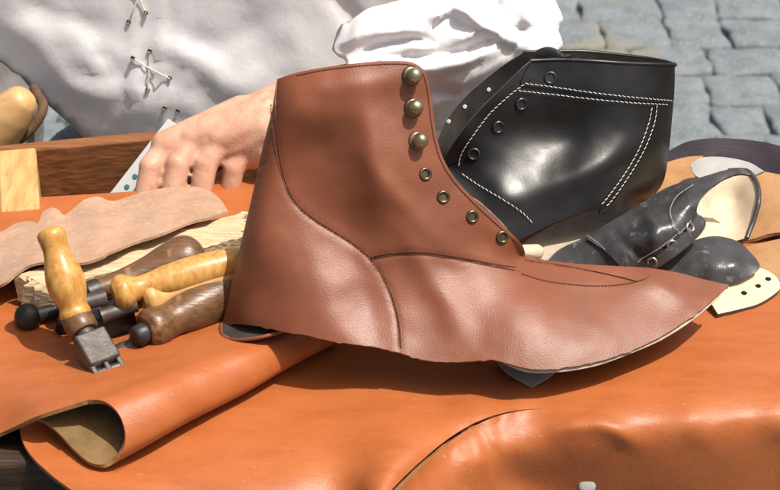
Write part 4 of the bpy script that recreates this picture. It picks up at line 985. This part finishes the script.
# sleeve of the reaching arm: loose crumpled cotton gathered above the wrist
sl_c = [(335, 48, .155), (350, 40, .140), (380, 30, .130), (420, 15, .130), (455, -15, .150), (520, -40, .185), (562, -20, .215), (560, 40, .195), (350, 60, .125), (345, 75, .118), (380, 55, .115), (420, 45, .110), (460, 35, .115), (500, 30, .130), (530, 30, .150), (390, 85, .108), (430, 85, .108), (470, 75, .115), (510, 62, .135), (540, 52, .160), (400, 115, .118), (440, 115, .120), (480, 100, .135), (350, 100, .125), (480, 0, .130), (530, 0, .165)]
sr = [(L([(335, 47), (370, 33), (410, 28), (440, 12), (452, -5)]), -.012, 6), (L([(350, 62), (375, 47), (410, 40), (445, 42)]), .009, 5), (L([(345, 58), (352, 70), (356, 90)]), -.008, 5), (L([(365, 80), (372, 62), (385, 55)]), -.006, 4), (L([(378, 85), (400, 72), (430, 70), (465, 62), (500, 45)]), -.008, 6), (L([(395, 62), (430, 55), (470, 48), (505, 38)]), .010, 6),
      (L([(450, 0), (475, 20), (500, 35), (530, 50)]), -.012, 6), (L([(470, -20), (495, 5), (525, 35)]), .010, 7), (L([(505, 50), (480, 75), (450, 90)]), -.007, 6), (L([(520, 5), (530, 25), (538, 45)]), -.010, 5), (L([(540, -10), (545, 15), (552, 40)]), .009, 5), (L([(515, 30), (527, 28), (545, 30)]), .007, 4), (L([(410, 20), (440, 28), (470, 20)]), .006, 8), (L([(385, 98), (420, 88), (455, 90)]), .005, 7)]
SLV = ZSheet(sl_c, wr=.0022, wsc=26, seed=31, ridges=[(l, a_ * .55, w_ * 1.1) for l, a_, w_ in sr] + creases(40, (340, 540), (5, 100), .0022, 2.8, 2.65, 8, 1.5) + creases(18, (505, 560), (-20, 55), .0022, 3.0, 1.9, 9, 1.2), mode='y')
mb = MB()
so_ = [(332, 50), (338, 45), (347, 43), (360, 35), (380, 29), (408, 22), (424, 14), (436, 2), (455, -30), (520, -60), (568, -50), (568, -50), (560, -12), (556, 6), (563, 19), (558, 33), (563, 46), (553, 60), (543, 72), (510, 100), (470, 125), (420, 132), (370, 125), (352, 108), (349, 84), (346, 62), (338, 57)]
o_ = spline(so_, 3, True); p_, f_ = tri2d(o_, 4)
P_ = SLV.at(p_); P_[:, 1] += fbm(P_, 75, 3, 3) * .0009; nv = vnormals(P_, f_)
if (np.einsum('ij,ij->i', nv, CAM - P_)).sum() < 0: f_ = [k[::-1] for k in f_]
ed = seg_dist(p_, np.r_[o_, o_[:1]]); dep = .003 + .085 * np.sqrt(1 - (1 - np.clip(ed / 60, 0, 1)) ** 2)
Bk = P_ + np.c_[np.zeros(len(P_)), dep, np.zeros(len(P_))]
cnt = {}
for k in f_:
    for i in range(3):
        a, b = k[i], k[(i + 1) % 3]; cnt.setdefault((min(a, b), max(a, b)), []).append((a, b))
NN = len(P_); ff = [list(k) for k in f_] + [[i + NN for i in k[::-1]] for k in f_]
for e_, x in cnt.items():
    if len(x) == 1: a, b = x[0]; ff.append([b, a, a + NN, b + NN])
mb.add(np.r_[P_, Bk], ff); sv = mb.build('sleeve', M['shirt'], person, ang=180)

mb = MB(); mb.capsule(elb + [.0, .012, .0], shl, .046, .072, 28); P = np.concatenate(mb.v); P += (vnormals(P, mb.f) * (fbm(P, 22, 3, 4) * .010)[:, None]); mb.v = [P]; mb.build('upper_sleeve', M['shirt'], person, ang=180)
mb = MB(); a_ = shr; 
for p0, p1, r0, r1 in ((shr, elr, .075, .058), (elr, elr * .25 + wrr * .75, .058, .046)): mb.capsule(p0, p1, r0, r1, 28)
P = np.concatenate(mb.v); P += (vnormals(P, mb.f) * (fbm(P, 22, 3, 6) * .008)[:, None]); mb.v = [P]; mb.build('sleeve', M['shirt'], person, ang=180)

# bag with a wooden last at the far left
bg = thing('felt_bag', pz(-10, 130, -.1), 'grey felt bag with a brown strap at the far left behind the box', 'bag')
BG = ZSheet([(-80, 40, .27), (0, 60, .26), (20, 80, .25), (45, 110, .24), (40, 160, .21), (-60, 160, .20), (-40, 100, .215), (10, 120, .215)], wr=.006, wsc=25, seed=14, mode='y')
mb = MB(); zpanel(mb, [(-90, 50), (-30, 55), (5, 62), (22, 78), (40, 104), (44, 128), (40, 175), (40, 175), (-90, 185), (-90, 185)], BG, 6, .05, (0, 0)); mb.build('body', M['bag'], bg, ang=80)
mb = MB(); P = pyy(np.array([-20, 0, 18, 32, 41, 43, 38, 34]), np.array([160, 152, 141, 128, 115, 104, 96, 88]), np.array([.195, .19, .19, .195, .20, .21, .22, .235])); P = sp3(P, 5)
mb.tube(P, .0035, 10); mb.build('strap', M['strap'], bg)
ls = thing('wooden_last', pz(8, 120, -.1), 'smooth tan wooden shoe last sticking out of the grey bag', 'shoe last')
mb = MB(); ps = np.array([[-40, 165], [-18, 146], [0, 126], [12, 112], [22, 100], [28, 93]]); P = pyy(ps[:, 0], ps[:, 1], np.full(6, .185)); P = sp3(P, 6)
r = np.interp(np.linspace(0, 1, len(P)), [0, .3, .6, .85, .95, 1], [.017, .018, .0150, .0105, .0075, .003]); mb.tube(P, r, 20); mb.build('last', M['last_wood'], ls)

# ================================================================== LIGHT, SKY, CAMERA
SUN = np.array([.37, -.13, .92]); SUN /= np.linalg.norm(SUN)
el = math.asin(SUN[2]); azi = math.atan2(SUN[0], SUN[1])
w = bpy.data.worlds.new('World'); SC.world = w; w.use_nodes = True
nt = w.node_tree; bgd = nt.nodes['Background']; sky = nt.nodes.new('ShaderNodeTexSky'); sky.sky_type = 'NISHITA'; sky.sun_disc = False; sky.dust_density = 5.0; sky.ozone_density = 0.3; sky.air_density = 1.0
sky.sun_elevation = el; sky.sun_rotation = azi
wm = nt.nodes.new('ShaderNodeMix'); wm.data_type = 'RGBA'; wm.blend_type = 'MULTIPLY'; wm.inputs[0].default_value = 1; wm.inputs[7].default_value = (1.10, 1.0, .88, 1)
nt.links.new(sky.outputs[0], wm.inputs[6]); nt.links.new(wm.outputs[2], bgd.inputs[0]); bgd.inputs[1].default_value = .09
sl = bpy.data.lights.new('sun', 'SUN'); sl.energy = 3.6; sl.angle = math.radians(.5); sl.color = (1, .96, .90)
so = bpy.data.objects.new('sun', sl); COL.objects.link(so); so.rotation_euler = V(SUN).to_track_quat('Z', 'Y').to_euler(); so.location = (1, 1, 3)
cam = bpy.data.cameras.new('camera'); cam.lens = 85; cam.sensor_width = 36; cam.clip_end = 300; cam.clip_start = .01
print('BZ', BR.at(np.array([(222, 327), (300, 334), (400, 353), (500, 362), (590, 363), (729, 285)]))[:, 2].round(4), KB.at(np.array([(600, 213), (640, 206), (530, 236)]))[:, 2].round(4))
co = bpy.data.objects.new('camera', cam); COL.objects.link(co); co.location = V(CAM); co.rotation_euler = (math.pi / 2 - PIT, 0, 0)
cam.dof.use_dof = True; cam.dof.focus_distance = 1.055; cam.dof.aperture_fstop = 26
SC.camera = co
SC.view_settings.view_transform = 'Standard'; SC.view_settings.look = 'None'; SC.view_settings.exposure = .58; SC.view_settings.gamma = 1
SC.view_settings.use_curve_mapping = False
SC.render.engine = 'CYCLES'
